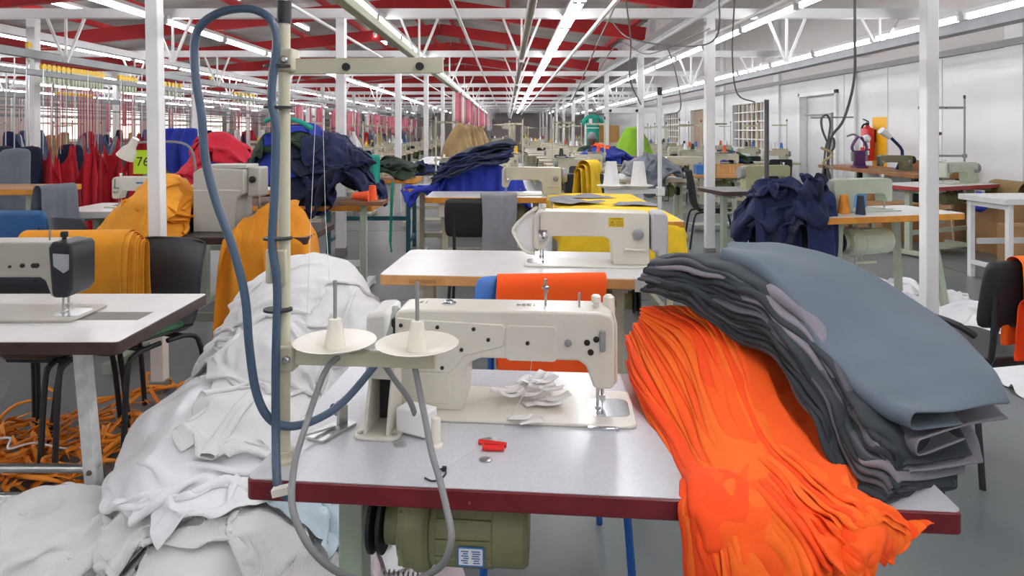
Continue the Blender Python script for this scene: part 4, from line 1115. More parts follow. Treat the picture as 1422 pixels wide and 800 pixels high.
sg = tag(obj('number_sign', MB().box(-.09, .09, -.004, .004, 0, .2), mat('lime card', 'b9e01e', .6, var=.02)), 'lime green card numbered 76 behind the white table', 'sign')
sg.location = (-3.05, 5.62, .98)
obj('post', MB().box(-.012, .012, .004, .02, -1.0, .1), GREYPL, sg)
txt('number', '76', .11, (-.01, -.0045, .1), (R(90), 0, 0), INK, sg)
GPOST = MB().cyl((0, 0, 0), (0, 0, 1.5), .012)
def pinned(seed, wd=.62, hd=.72, n=26, gather=.55, drop=.1):
    """cloth hung from two or three pinned points, as garments hang on hooks"""
    rs = np.random.RandomState(seed); m = int(n * hd / wd)
    U, V = np.meshgrid(np.linspace(-.5, .5, n), np.linspace(0, 1, m), indexing='ij')
    P = np.stack([U * wd * (gather + .35 * V), .05 * np.sin(U * 25 + seed) + .03 * fbm(U * 9, V * 5, seed, 2), -V * hd], -1)
    pin = np.zeros((n, m), bool)
    for q in (.35, .62): 
        i = int((q + rs.uniform(-.08, .08)) * n); pin[i:i+2, 0] = True
        P[i:i+2, 0, 2] += rs.uniform(-drop, 0)
    return settle(P, (wd / (n - 1), hd / (m - 1)), None, (), 70, 6, pin=pin, bend=.1)
cg = []
for k, (px, zt) in enumerate(((40, 1.27), (60, 1.22), (84, 1.2), (104, 1.28), (122, 1.26), (136, 1.22), (152, 1.26), (168, 1.2), (184, 1.3), (197, 1.36), (72, 1.1), (190, 1.12))):
    Y = 4.7 * F_PX / (VX - px) - (.35 if k % 3 == 1 else 0)
    if k < 4: o = cloth_obj('garment', pinned(200 + k), REDC[k % 2], .004, 1); cg.append(o); hcg = obj('hanger_cord', MB().cyl((0, 0, -.1), (0, 0, .72), .005, n=6), STEEL, o)
    else:
        o = cg[k % 4].copy(); COL.objects.link(o); c_ = cg[k % 4].children[0].copy(); COL.objects.link(c_); c_.parent = o
    o.location = (at(px, 192, Y).x, Y, zt); o.rotation_euler = (0, 0, R((-20, 30, 10, -35, 25, 0, 15, -20, 40, 0, 60, -50)[k]))
    tag(o, '%s crimson garment hung in the row behind the white table' % nth(k), 'garment', 'crimson garments on the left conveyor')
for k, (px, Y) in enumerate(((36, 6.4), (20, 5.6), (92, 7.4), (170, 8.6), (8, 6.6))):
    hung('%s of the dark garments hanging among the crimson ones' % nth(k), GREYC[1] if k % 2 else NAVY[1], (at(px, 200, Y).x, Y, 1.2), 20 * k, .8, .2, .4, 230 + k, 'dark garments on the left conveyor', rail=1.95)
CORDR = mat('red cord', 'b22a3a', .7, var=0); CORDG = mat('grey green cord', '8b9a8a', .7, var=0)
YCL = mat('yellow roller', 'e0b52a', .5); GCL = mat('pale green hook body', 'b7c0a4', .5)
pr_hook = None
rs = random.Random(3)
def hook(x, y, z, L_, red, lab='yellow and pale green conveyor hook on the left rail', grp='conveyor hooks on the left rails'):
    global pr_hook
    if pr_hook is None:
        t = thing('conveyor_hook', lab, 'hook', (x, y, z), 0, grp); t.scale = (1.3, 1.3, 1.3)
        obj('roller', MB().lathe([(.02, -.012), (.026, -.012), (.026, .012), (.02, .012)], (0, 0, .02), 14, 'x'), YCL, t)
        obj('hook_body', MB().prism([(-.02,.005),(.02,.005),(.016,-.05),(.006,-.11),(-.006,-.11),(-.016,-.05)], -.012, .012, 'yz'), GCL, t)
        c = obj('cord', MB().cyl((0, 0, -.11), (0, 0, -1), .003, n=5), CORDR, t)
        pr_hook = (t, c); t = t
    else:
        t = dup(pr_hook[0], (x, y, z), 0, lab, grp)
        for ch in t.children:
            if ch.name.startswith('cord'): ch.scale = (1, 1, L_)
for a, b_, n_ in ((60, 100, 7), (104, 141, 10), (166, 187, 6), (223, 250, 6), (325, 352, 6)):
    for k in range(n_):
        px = a + (b_ - a) * k / (n_ - 1); Y = 4.7 * F_PX / (VX - px)
        hook(-4.7, Y, 1.96, rs.uniform(.5, .7), True)
for px in (40, 293): hook(-4.95, 4.95 * F_PX / (VX - px), 2.2, .9, True)
for k in range(26): hook(-8.55, 9.5 + (k % 13) * .09 + (k // 13) * 3.2, 2.03, rs.uniform(.4, .8), True, 'yellow conveyor hook on the second left rail', 'conveyor hooks on the second left rail')
# dangling cords
cord_p = [obj('hanging_string', MB().cyl((0, 0, 0), (0, 0, -1), .0028, n=5), m_) for m_ in (CORDR, CORDG, mat('white cord', 'd9d9d6', .7, var=0))]
rs = random.Random(8)
for k in range(90):
    o = cord_p[k] if k < 3 else cord_p[rs.choice((0, 0, 0, 1, 2))].copy()
    if k >= 3: COL.objects.link(o)
    x = rs.choice((-4.7, -4.95, -8.55, -8.55, -11, -6.6)); y = rs.uniform(6.5, 20)
    o.location = (x, y, {-4.7: 1.92, -4.95: 2.14, -8.55: 1.98, -11: 1.98, -6.6: 1.8}[x]); o.scale = (1, 1, rs.uniform(.4, 1.0))
    tag(o, {0: 'red', 1: 'grey green', 2: 'white'}[0 if 'red' in o.data.materials[0].name else 1 if 'green' in o.data.materials[0].name else 2] + ' cord dangling from the left conveyor rails', 'cord', 'cords on the left conveyor rails')

# ------------------------------------------------------------------ navy, royal, green heap and red heap
T9 = table('table buried under the big navy and green heap', (-1.62, 5.55), 0, 1.15, .75, top=mat('brown top', '9a6b3c', .5), edge=ORWOOD, leg=WHITE, mot=None)
base = on_table(-2.18, -1.07, 5.2, 5.9, .76, ((-1.78, 5.6, .36, .34, .58), (-1.38, 5.5, .26, .3, .36)))
its = []
rs = np.random.RandomState(12)
L9 = [(NAVY[1], -1.5, 5.3, 1.0, .7, 85, 'dark navy garment hanging low at the front of the big heap'), (NAVY[0], -1.3, 5.25, .9, .7, 60, 'navy garment drooping over the right front of the big heap'), (ROYAL[2], -1.95, 5.4, .9, .7, 80, 'royal blue garment at the lower left of the big heap'),
    (NAVY[2], -1.25, 5.55, .9, .6, 20, 'ink blue garment on the right shoulder of the big heap'), (NAVY[1], -1.5, 5.45, 1.0, .7, 30, 'dark navy garment bulging in the middle of the big heap'), (GREEN[0], -1.7, 5.42, 1.1, .45, 5, 'bottle green garment wound across the big heap'),
    (GREEN[1], -1.4, 5.5, .8, .4, -25, 'dark green garment strip across the navy heap'), (ROYAL[0], -1.85, 5.6, 1.0, .8, 40, 'royal blue garment crowning the big heap'), (ROYAL[2], -1.6, 5.62, .9, .7, -20, 'deep blue garment near the crest of the big heap'),
    (GREEN[0], -2.0, 5.45, .6, .35, 70, 'green garment at the left flank of the big heap'), (NAVY[0], -1.38, 5.35, .8, .6, 40, 'navy garment folded over the front right of the big heap')]
for k, (m_, cx, cy, w_, d_, an, lab) in enumerate(L9):
    its.append(('garment', lab, 'garment', 'garments in the big navy and green heap', m_, cx, cy + .12, w_ * 1.1, d_ * 1.1, an, 40, 120 + k, .5))
heap_on(base, (-2.7, -.6, 4.5, 6.4), its, 62)
rib = [(-1.95, 5.4, 1.42), (-1.85, 5.3, 1.44), (-1.65, 5.25, 1.42), (-1.55, 5.3, 1.36)]
tag(obj('trim_ribbon', MB().tube(spl(rib, 20), .02, 8), TEAL), 'turquoise strip lying over the top of the navy heap', 'fabric')
base = on_table(-3.1, -2.35, 6.0, 6.6, .8, ((-2.72, 6.3, .3, .28, .52),))
heap_on(base, (-3.5, -1.9, 5.6, 7.0), [('garment', 'blue garment under the cherry red heap', 'garment', None, ROYAL[1], -2.5, 6.15, .8, .6, 70, 32, 140, .7),
    ('garment', 'cherry red garment heaped left of the navy heap', 'garment', None, PINKRED, -2.8, 6.3, 1.0, .8, 20, 36, 141, .72), ('garment', 'second cherry red garment on the crest of the red heap', 'garment', None, PINKRED, -2.68, 6.32, .8, .6, -30, 32, 142, .74)], 65)
table('table under the cherry red heap', (-2.72, 6.3), 0, 1.0, .6, h=.79, top=WHITETOP, edge=ORWOOD, leg=GREYGREEN, mot=None)
for k, px in enumerate((234, 244, 255, 266)):
    hung('%s royal blue garment from the left behind the near column' % nth(k), ROYAL[k % 3], (at(px, 180, 8.2).x, 8.2, 1.38), 20 * k, .5, .16, .34, 250 + k, 'royal blue garments behind the near column', rail=1.95)
CONEO = mat('orange thread', 'ee5a22', .7, var=.05, bump=.3, bs=180, weave='Z')
tray = tag(obj('wooden_tray', MB().box(-.16, .16, -.1, .1, 0, .03), mat('brown tray', '7d5638', .6, var=.15), bevel=.004), 'small brown wooden ledge beside the navy heap', 'tray'); tray.location = (-1.08, 5.02, .79)
obj('tray_leg', MB().box(-.02, .02, -.02, .02, -.79, 0), GREYGREEN, tray)
cone('upright orange thread cone beside the navy heap', (-1.02, 5.05, .82), CONEO, .04, .11)
cone('fallen orange thread cone beside the navy heap', (-1.03, 4.96, .858), CONEO, .04, .12, rot=(0, R(-90), 0))

# teal framed table with dark green garments
TEALP = mat('teal paint', '2f6673', .5, var=.12, vs=12)
T10 = table('teal framed table with yellow wood edge holding dark green garments', (-1.52, 7.55), 0, 1.05, .6, h=.81, top=ORWOOD, edge=ORWOOD, leg=TEALP, mot=None, legs='L')
base = on_table(-2.05, -1.0, 7.25, 7.85, .81, ((-1.3, 7.55, .25, .22, .2),))
heap_on(base, (-2.3, -.7, 7.0, 8.1), [('garment', 'dark green garment lying on the teal framed table', 'garment', 'green garments on the teal framed table', GREEN[0], -1.3, 7.5, .8, .6, 10, 34, 150, .62),
    ('garment', 'second dark green garment bunched on the teal framed table', 'garment', 'green garments on the teal framed table', GREEN[1], -1.22, 7.55, .7, .5, 60, 30, 151, .6)], 60)
drape('turquoise_cloth', 'turquoise cloth strip trailing down from the navy heap', TEAL, (-1.18, 5.65, 1.1), 35, .18, .3, .16, .04, 6, .015)
obj_r = tag(obj('turquoise_ribbon', MB().bar((-1.24, 7.2, .8), (-1.26, 7.19, .15), .03, .004).bar((-1.26, 7.19, .15), (-1.245, 7.18, .04), .02, .004), TEAL), 'turquoise ribbon hanging down the teal table leg', 'ribbon')
G9 = Ground(-1.6, -.6, 3.6, 5.0, lambda x, y: .3 * np.exp(-(((x + 1.12) / .2)**2 + ((y - 4.3) / .25)**2)**1.5))
heap(G9, [('garment', 'dark green garment on the floor behind the white heap', 'garment', None, GREEN[1], -1.1, 4.3, .8, .6, -40, 34, 160, .68), ('garment', 'green garment slumped under the navy heap', 'garment', None, GREEN[0], -1.05, 4.2, .6, .5, 30, 30, 161, .7)], 60)
# ------------------------------------------------------------------ second table with the cream machine facing the lens
T2 = table('blond edged table with the second cream machine', (.066, 2.95), -4.5, 1.13, .58, top=WHITETOP, edge=WOODEDGE, leg=BEIGE, mot=OLIVE, th=.042, mx=.33, my=.05)
M2 = machine('cream machine with yellow warning sticker on the blond edged table', (.338, 2.93), -4.5, m=CREAM, s=1.09)
YST = mat('yellow sticker', 'd9b60f', .5, var=.03)
stk = obj('warning_sticker', MB().box(.09, .15, -.0495, -.0485, .155, .192), YST, M2, smooth=0)
tri = MB()
for a, b_ in (((.096, .163), (.105, .178)), ((.105, .178), (.114, .163)), ((.114, .163), (.096, .163))): tri.bar((a[0], -.0498, a[1]), (b_[0], -.0498, b_[1]), .0016, .0006, (0, 1, 0))
tri.box(.1043, .1057, -.05, -.0494, .167, .173)
for k in range(4): tri.box(.12, .146, -.0499, -.0494, .161 + .005 * k, .1622 + .005 * k)
obj('warning_mark', tri, INK, stk, smooth=0)
txt('sticker_text', 'CAUTION', .008, (.12, -.05, .1865), (R(90), 0, 0), INK, stk)
obj('handwheel_cover', MB().prism([(.256,.06),(.256,.212),(.268,.216),(.308,.214),(.32,.2),(.32,.02),(.29,.0),(.28,.06)], -.06, .055), mat('grey lilac cover', 'b3b1b3', .4, var=.04), M2, bevel=.01, seg=3)
CLEAR = mat('cloudy clear plastic', 'e6e6e4', .25, var=0, trans=.0, alpha=.55)
gl = MB().tube(spl([(-.19, -.01, .225), (-.24, -.01, .19), (-.285, -.01, .14), (-.28, -.01, .11), (-.24, -.01, .05), (-.2, -.01, .04)], 18), .007, 8)
obj('eye_guard', gl, IVORY, M2)
obj('guard_film', MB().prism([(-.2,.045),(-.24,.055),(-.278,.112),(-.28,.14),(-.238,.186),(-.2,.21)], -.014, -.011), CLEAR, M2)
obj('end_bracket', MB().box(.455, .575, -.295, -.245, .755, .763).box(.455, .575, -.299, -.2915, .71, .763), mat('bracket grey', 'c6c8c7', .4, .2), T2, bevel=.002)
obj('edge_stamp', MB().box(-.44, -.33, -.2912, -.29, .727, .743), mat('faded stamp', 'b07f4e', .6, var=.3, vs=120), T2, smooth=0)
S2 = thread_stand('grey thread stand with two white cones behind the second table', (.745, 3.28), 0, h=.79, arm=.27, lower=.285, m=mat('pale stand paint', 'c9ccc8', .45), sh=-1)
CONEW = mat('white thread', 'eef0f3', .7, var=.02, bump=.25, bs=180, weave='Z')
cone('white thread cone on the inner plate behind the second table', (.745 - .27*.38, 3.28, 1.061), CONEW, .043, .13)
cone('white thread cone on the outer plate behind the second table', (.745 - .27*.88, 3.28, 1.061), CONEW, .043, .13)

CHB = chair('blue office chair between the two front tables', (.12, 2.03), 4, '3a72bd', style='panel', hb=.85, leg=mat('blue steel', '1e57a8', .4), wd=.44)
drape('folded_fabric', 'orange cloth folded over the back of the blue chair', ORANGE[0], (.145, 2.27, .825), 4, .36, .38, .3, .035, 31, .005)
for px, lab in ((806, 'blue tube leg'),):
    p = at(808, 715, 1.75)
# chair with grey cloth and table three
chair('black mesh backed chair facing the third table', (-.2, 4.75), 180, '24272b', style='panel', hb=.89, wd=.46)
drape('grey_cloth', 'grey cloth hung over the corner of the black mesh chair', GREYC[0], (-.06, 4.5, .895), 8, .24, .36, .3, .035, 33, .012)
T3 = table('yellow edged third table under the navy bundle', (-.16, 6.15), 0, 1.13, .6, top=WHITETOP, edge=ORWOOD, leg=BEIGE, mot=OLIVE, th=.05)
obj('control_box', MB().box(-.45, -.3, -.25, -.1, .58, .71), IVORY, T3, bevel=.004)
M3 = machine('cream machine standing on the yellow edged third table', (.19, 6.1), 0, m=BEIGE, s=1.18)
TX = table('table behind the third table under blue cloth', (-.45, 7.05), 0, 1.2, .7, top=WHITETOP, edge=ORWOOD, leg=BEIGE, mot=None)
base = on_table(-1.05, .15, 6.7, 7.4, .76, ((-.25, 6.8, .36, .2, .26),))
heap_on(base, (-1.4, .5, 6.3, 7.8), [('blue_cloth', 'bright blue cloth bulging behind the third table', 'fabric', None, ROYAL[1], -.22, 6.72, 1.1, .8, 10, 34, 170, .7), ('blue_cloth', 'royal blue cloth hanging from the table behind the navy bundle', 'fabric', None, ROYAL[1], -.75, 6.85, .8, .7, 40, 30, 171, .74)], 60)
nE0, nE1 = [(-.74, 6.45, .84), (-.52, 6.45, .92), (-.28, 6.47, 1.0), (-.0, 6.55, 1.05)], [(-.66, 6.6, .98), (-.46, 6.6, 1.1), (-.22, 6.66, 1.18), (.0, 6.75, 1.22)]
for k in range(11):
    t = k / 10; rs = np.random.RandomState(600 + k)
    E = np.array(nE0) * (1 - t) + np.array(nE1) * t; Fv = E + np.array([.02, .42, .03]); E = E + rs.normal(0, .014, E.shape)
    E[-1, 0] += rs.uniform(-.05, .1); Fv[-1, 0] += rs.uniform(-.05, .1)
    A = panel(E, Fv, 22, 6, 600 + k, wav=.014, fold=.022, fr=11)
    tag(cloth_obj('garment', A, NAVY[k % 3], .004, 1), '%s navy garment from the bottom of the slanted bundle' % nth(k), 'garment', 'navy garments in the slanted bundle')
# yellow covered cutting table
TY = table('cutting table covered with yellow cloth', (.74, 5.25), 0, .8, 1.9, top=WHITETOP, edge=ORWOOD, leg=BEIGE, mot=None, legs='L')
U, V = np.meshgrid(np.linspace(-.47, .47, 36), np.linspace(-1.2, 1.0, 70), indexing='ij')
P = np.stack([.74 + U, 5.25 + V, .80 + .006 * fbm(U * 9, V * 9, 3, 2)], -1)
P = settle(P, (.94/35, 2.2/69), None, [(.34, 1.14, 4.3, 6.2, .0, .76)], 60, 5, t=.006)
tag(cloth_obj('yellow_cloth', P, YEL), 'yellow cloth spread over the cutting table', 'fabric')
rs = np.random.RandomState(5)
for k, (cx, cy, w_, d_, an) in enumerate(((.5, 5.35, .42, .45, 20), (.63, 5.75, .6, .22, 5), (1.0, 5.2, .38, .3, -10))):
    n_ = 14; U, V = np.meshgrid(np.linspace(-.5, .5, n_), np.linspace(-.5, .5, n_), indexing='ij'); a = R(an)
    x, y = U * w_ * (1 - .5 * (V + .5)), V * d_
    A = np.stack([cx + x*math.cos(a) - y*math.sin(a), cy + x*math.sin(a) + y*math.cos(a), .774 + .022 * np.abs(fbm(U*5, V*5, 40 + k, 2)) + .02 * (k == 0) * (.5 - np.abs(U))], -1)
    tag(cloth_obj('grey_piece', A, GREYC[0], .002), ('pointed grey cut piece at the near end of the yellow cloth', 'long grey cut piece across the yellow cloth', 'grey cut piece at the right of the yellow cloth')[k], 'fabric')
chair('dark chair behind the cutting table with yellow garments on its back', (.8, 7.15), 180, '30343a', hb=.9)
for k in range(3):
    drape('yellow_garment', ('inner', 'middle', 'outer')[k] + ' yellow garment hung over the chair behind the cutting table', YEL, (.8 + .02 * k, 6.9, .93 + .02 * k), 55, .34 - .04 * k, .38 - .02 * k, .34, .035 + .02 * k, 50 + k, .02)

# ------------------------------------------------------------------ right: table five with cones and hanging wires
T5 = table('orange edged table at the right with thread cones and hanging wires', (2.62, 4.86), 193.7, 1.14, .545, top=WHITETOP, edge=ORWOOD, leg=GREYGREEN, mot=PALEGREEN, th=.045, legs='A', mx=.1, my=.05, mr=.092, ms=1.25, mz=.16)
M5 = machine('pale green machine seen from behind on the orange edged table', (2.58, 4.88), 193.7, m=PALEGREEN, s=1.1, cover=GREYPL)
CONEA = mat('amber thread', 'e8922e', .7, var=.05, bump=.3, bs=180, weave='Z'); CONEN = mat('navy thread', '202a3c', .7, var=.05, bump=.3, bs=180, weave='Z')
cone('amber thread cone at the left end of the orange edged table', (2.2, 4.84, .76), CONEA, .042, .13)
cone('amber thread cone beside the navy cone on the orange edged table', (2.37, 4.72, .76), CONEA, .042, .13)
cone('navy thread cone at the front of the orange edged table', (2.455, 4.66, .76), CONEN, .034, .13)
bt = tag(obj('blue_tin', MB().lathe([(.05, 0), (.055, .005), (.055, .11), (.05, .112)], n=22), mat('pale blue tin', '6f9fd8', .4, var=.05)), 'pale blue tin standing under the arm of the pale green machine', 'tin'); bt.location = (2.66, 5.08, .76)
DKCAB = mat('dark grey cable', '4a4a48', .55)
wb = thing('wire_bundle', 'bundle of coiled grey wires hanging beside the pale green machine', 'cable', (0, 0, 0))
obj('feed_cable', MB().tube(spl([at(1187, -60, 5.0), at(1187, 40, 4.95), at(1186, 110, 4.9), at(1172, 165, 4.86), at(1154, 192, 4.84), at(1150, 230, 4.82), at(1148, 275, 4.8)], 50), .010, 8), DKCAB, wb)
for k, pts in enumerate(([(1150,200),(1142,180),(1141,165),(1148,160),(1153,172),(1150,200),(1149,260),(1152,288)], [(1149,215),(1158,205),(1157,192),(1148,200),(1144,230),(1142,265),(1152,280)], [(1150,235),(1153,250),(1149,270),(1156,287)])):
    obj('wire', MB().tube(spl([at(a, b_, 4.8 + .02 * k) for a, b_ in pts], 40), .008, 7), DKCAB, wb)
obj('twine', MB().tube(spl([at(1140, 205, 4.78), at(1156, 214, 4.77), at(1143, 226, 4.78), at(1157, 235, 4.77)], 24), .009, 6), mat('jute twine', 'a08a68', .8), wb)
S5 = thing('guide_post', 'thin steel guide post behind the orange edged table', 'thread stand', (2.45, 5.06, .76), 0)
obj('post', MB().cyl((0, 0, 0), (0, 0, .72), .009), GREYPL, S5)
obj('crossarm', MB().cyl((-.16, 0, .68), (.16, 0, .685), .006), GREYPL, S5)
chair('chair under the heap of navy jackets', (1.98, 4.85), 170, '202327', hb=.88)
drape('jacket', 'long navy jacket hanging down the left of the right chair', NAVY[0], (1.86, 4.66, .84), -8, .3, .5, .3, .07, 95, .03, cat='garment', group='navy jackets over the right chair')
drape('jacket', 'navy jacket sleeve hanging in front of the right chair', NAVY[2], (2.1, 4.6, .86), 14, .24, .42, .3, .07, 96, .03, cat='garment', group='navy jackets over the right chair')
base = on_table(1.72, 2.22, 4.6, 4.85, .83, ((1.97, 4.72, .2, .12, .08),))
heap_on(base, (1.3, 2.7, 4.0, 5.4), [('jacket', 'dark navy jacket under the heap on the right chair', 'garment', 'navy jackets over the right chair', NAVY[1], 2.05, 4.7, .95, .8, 80, 36, 180, .68), ('jacket', 'navy jacket hanging at the left of the right chair', 'garment', 'navy jackets over the right chair', NAVY[0], 1.88, 4.66, .9, .8, 100, 36, 181, .7), ('jacket', 'topmost navy jacket on the right chair', 'garment', 'navy jackets over the right chair', NAVY[0], 1.98, 4.68, .9, .7, 70, 36, 182, .68)], 80)
chair('black plastic chair standing side on behind the right column row', (2.32, 7.75), 84, '25282b', hb=.9)
tag(obj('floor_post', MB().cyl((2.32, 6.0, 0), (2.32, 6.0, 1.62), .02), mat('dark steel post', '55585a', .45, .5)), 'dark steel post rising behind the navy jackets', 'post')
# table eleven with boxes
T11 = table('blond table with blue box and wooden box beyond the side on chair', (2.68, 9.1), 0, 1.1, .6, top=WOODEDGE, edge=WOODEDGE, leg=PALEGREEN, mot=OLIVE)
machine('cream machine at the left end of the blond table', (2.38, 9.15), 0, m=BEIGE, s=1.1)
o = tag(obj('plastic_box', MB().box(-.11, .11, -.08, .08, 0, .13), mat('blue plastic', '3f78c0', .4), bevel=.006), 'blue plastic box on the blond table', 'box'); o.location = (2.63, 9.0, .76)
wbx = thing('wooden_box', 'slatted wooden box on the blond table', 'box', (2.95, 9.05, .76), 0)
SL = mat('pine slat', 'c79a62', .6, var=.12, vs=12)
for k in range(8): obj('slat', MB().box(-.2 + .05*k + .002, -.2 + .05*k + .047, -.09, -.078, 0, .14), SL, wbx, smooth=0)
obj('box_body', MB().box(-.2, .2, -.078, .09, 0, .13), SL, wbx)
T12 = table('dark table with an olive machine behind the navy jackets', (2.55, 6.75), 10, 1.1, .55, top=GREYPL, edge=DKWOOD, leg=GREYGREEN, mot=OLIVE)
machine('olive machine seen from behind over the navy jackets', (2.62, 6.75), 192, m=mat('olive enamel', 'a3a27e', .4, var=.1), s=1.1)
# red topped table
TR = table('red edged table by the white wall with a pale green machine', (4.78, 7.4), 24, 1.35, .6, top=WHITETOP, edge=mat('worn red edge', 'a33a3a', .5, var=.15), leg=PALEGREEN, mot=OLIVE, th=.045)
machine('pale green machine on the red edged table by the wall', (4.97, 7.42), 20, m=PALEGREEN, s=1.1)
thread_stand('slim steel thread stand on the red edged table', (5.15, 7.55), 0, h=.98, arm=.5, lower=.3, m=GREYPL, sh=-1, plates=0)
rb = tag(obj('spare_cloth', MB().lathe([(.02, -.1), (.07, -.06), (.075, .0), (.05, .08), (.02, .12)], n=14), ROYAL[1]), 'blue rag stuffed beside the motor of the red edged table', 'rag'); rb.location = (5.0, 7.1, .58)
TZ = table('plain white table at the right edge of the hall', (4.8, 6.0), 4, 1.2, .55, top=WHITETOP, edge=mat('white edge', 'd8d9d6', .5), leg=WHITE, mot=None, th=.05, legs='L')
# bench with presses and olive machine
BN = thing('work_bench', 'wooden work bench along the white wall below the extinguisher', 'bench', (5.45, 9.7, 0), 0)
obj('bench_top', MB().box(-.35, .35, -1.3, 1.3, .74, .79), mat('bench wood', '9a6a3f', .55, var=.2, vs=8), BN, bevel=.004)
for sx in (-1, 1):
    for yy in (-1.2, 1.2): obj('leg', MB().box(sx*.28 - .03, sx*.28 + .03, yy - .03, yy + .03, 0, .74), DARK, BN)
obj('back_rail', MB().box(.3, .34, -1.3, -.2, .79, .93), mat('bench wood', '9a6a3f'), BN)
PUR = mat('purple enamel', '5f3568', .4, var=.1); MAU = mat('mauve enamel', '74506e', .4, var=.1)
def press(label, loc, rz, m):
    t = thing('snap_press', label, 'press', loc, rz)
    obj('base', MB().prism(rrect(-.09, .09, -.1, .1, .02), 0, .03, 'xy'), m, t, bevel=.004)
    obj('body', MB().prism([(-.09,.03),(.09,.03),(.07,.12),(.085,.2),(.06,.26),(-.06,.26),(-.085,.2),(-.07,.12)], -.03, .03), m, t, bevel=.006)
    for s in (-1, 1):
        obj('arm', MB().tube(spl([(s*.07, 0, .22), (s*.11, 0, .3), (s*.07, 0, .4), (s*.02, 0, .46)], 12), .022, 8), m, t)
        obj('die_holder', MB().box(s*.1 - .02, s*.1 + .02, -.02, .02, .1, .24), GREYPL, t, bevel=.003)
    obj('handle', MB().tube(spl([(0, 0, .46), (-.1, -.02, .5), (-.2, -.03, .47)], 8), .014, 8), GREYPL, t)
    obj('wrapping', MB().lathe([(.01, -.05), (.05, -.03), (.06, .02), (.03, .06)], (.1, 0, .44), 10, 'x'), WHITEC, t)
press('purple snap press on the bench in front of the extinguisher', (5.25, 10.0, .79), 0, PUR)
t = thing('snap_press', 'mauve lever press on the bench near the right column', 'press', (5.5, 8.75, .79), 0)
obj('base', MB().prism(rrect(-.09, .09, -.1, .1, .02), 0, .03, 'xy'), MAU, t, bevel=.004)
obj('body', MB().tube(spl([(.05, 0, .03), (.08, 0, .12), (-.02, 0, .22), (-.08, 0, .33)], 14), .04, 10), MAU, t)
obj('lever', MB().tube(spl([(-.08, 0, .33), (-.04, 0, .43), (.06, 0, .49), (.16, 0, .52)], 12), .022, 8), MAU, t)
obj('ram', MB().cyl((-.07, 0, .3), (-.07, 0, .06), .016), GREYPL, t)
mb_ = machine('olive machine standing on the wooden bench', (5.35, 9.3), 0, m=mat('dark olive enamel', '7c7d60', .45, var=.1), z=.79, s=1.0, wheel=DARK, face=DARK)
hl = thing('work_lamp', 'white and blue clamp lamp leaning over the bench', 'lamp', (5.55, 9.55, .79), 0)
obj('lamp_arm', MB().tube(spl([(0, 0, 0), (.08, 0, .25), (-.05, 0, .42), (-.15, 0, .5)], 12), .022, 8), NAVY[2], hl)
obj('lamp_shade', MB().cyl((-.1, 0, .46), (-.24, -.02, .56), .04, .055), WHITEC, hl)
# fire extinguisher
fb = tag(obj('mounting_board', MB().box(-.02, 0, -.2, .2, .66, 1.56), mat('yellow board', 'f0b416', .5, var=.04), bevel=.003), 'yellow backing board on the white wall behind the extinguisher', 'board'); fb.location = (XR, 10.6, 0)
fe = thing('fire_extinguisher', 'red fire extinguisher hung before the yellow board', 'extinguisher', (XR - .14, 10.72, .86), 0)
obj('cylinder', MB().lathe([(.05, 0), (.095, .01), (.1, .03), (.1, .47), (.085, .52), (.035, .55), (.03, .57)], n=24), mat('extinguisher red', 'c8141c', .3, var=.03, coat=.4), fe)
obj('valve', MB().cyl((0, 0, .57), (0, 0, .62), .025).bar((0, -.02, .63), (-.1, -.06, .67), .03, .012).bar((0, -.02, .61), (-.09, -.05, .59), .03, .012), DARK, fe)
obj('hose', MB().tube(spl([(0, .03, .6), (-.02, .12, .55), (-.02, .14, .35), (-.02, .125, .15)], 16), .016, 8), DARK, fe)
for (a0, a1, z0, z1) in ((150, 205, .22, .4), (215, 262, .2, .3), (215, 262, .31, .36), (222, 256, .1, .17)):
    A = np.array([[(.1015*math.cos(R(a)), .1015*math.sin(R(a)), z) for a in np.linspace(a0, a1, 7)] for z in (z0, z1)])
    obj('label', MB().grid(A), PLATE, fe, smooth=180)
obj('wall_bracket', MB().box(.1, .13, -.03, .03, .3, .5), DARK, fe)
# cardboard boxes
CARD = mat('cardboard', 'a67f56', .75, var=.1, vs=5); TAPE = mat('brown tape', 'b08a60', .4)
def carton(label, loc, rz, sx, sy, sz, grp='cardboard boxes by the white wall'):
    t = thing('cardboard_box', label, 'box', loc, rz, grp)
    obj('carton_body', MB().box(-sx/2, sx/2, -sy/2, sy/2, 0, sz), CARD, t, bevel=.006)
    for s in (-1, 1): obj('flap', MB().box(-sx/2 + .004, sx/2 - .004, s*sy/4 - sy/4 + .003, s*sy/4 + sy/4 - .003, sz, sz + .006), CARD, t)
    obj('tape', MB().box(-sx/2, sx/2, -.025, .025, sz + .006, sz + .008), TAPE, t)
carton('cardboard box under the red edged table, nearest its left leg', (4.75, 8.3, 0), 8, .6, .45, .45)
carton('cardboard box standing left of the red edged table', (4.15, 8.75, 0), -6, .55, .45, .42)
carton('flat cardboard box on top of the box left of the red table', (4.3, 8.7, .43), 5, .7, .45, .14)
carton('large cardboard box at the right edge under the white table', (5.55, 7.3, 0), 3, .6, .6, .62)
carton('cardboard box behind the large one by the wall', (5.5, 8.0, 0), -4, .6, .5, .5)
carton('low cardboard box beneath the plain white table', (5.1, 6.5, 0), 4, .45, .35, .42)
drape('brown_sack', 'brown sack slumped on the large box by the wall', TAN[1], (5.5, 7.3, .68), 90, .5, .25, .25, .12, 71, .02)
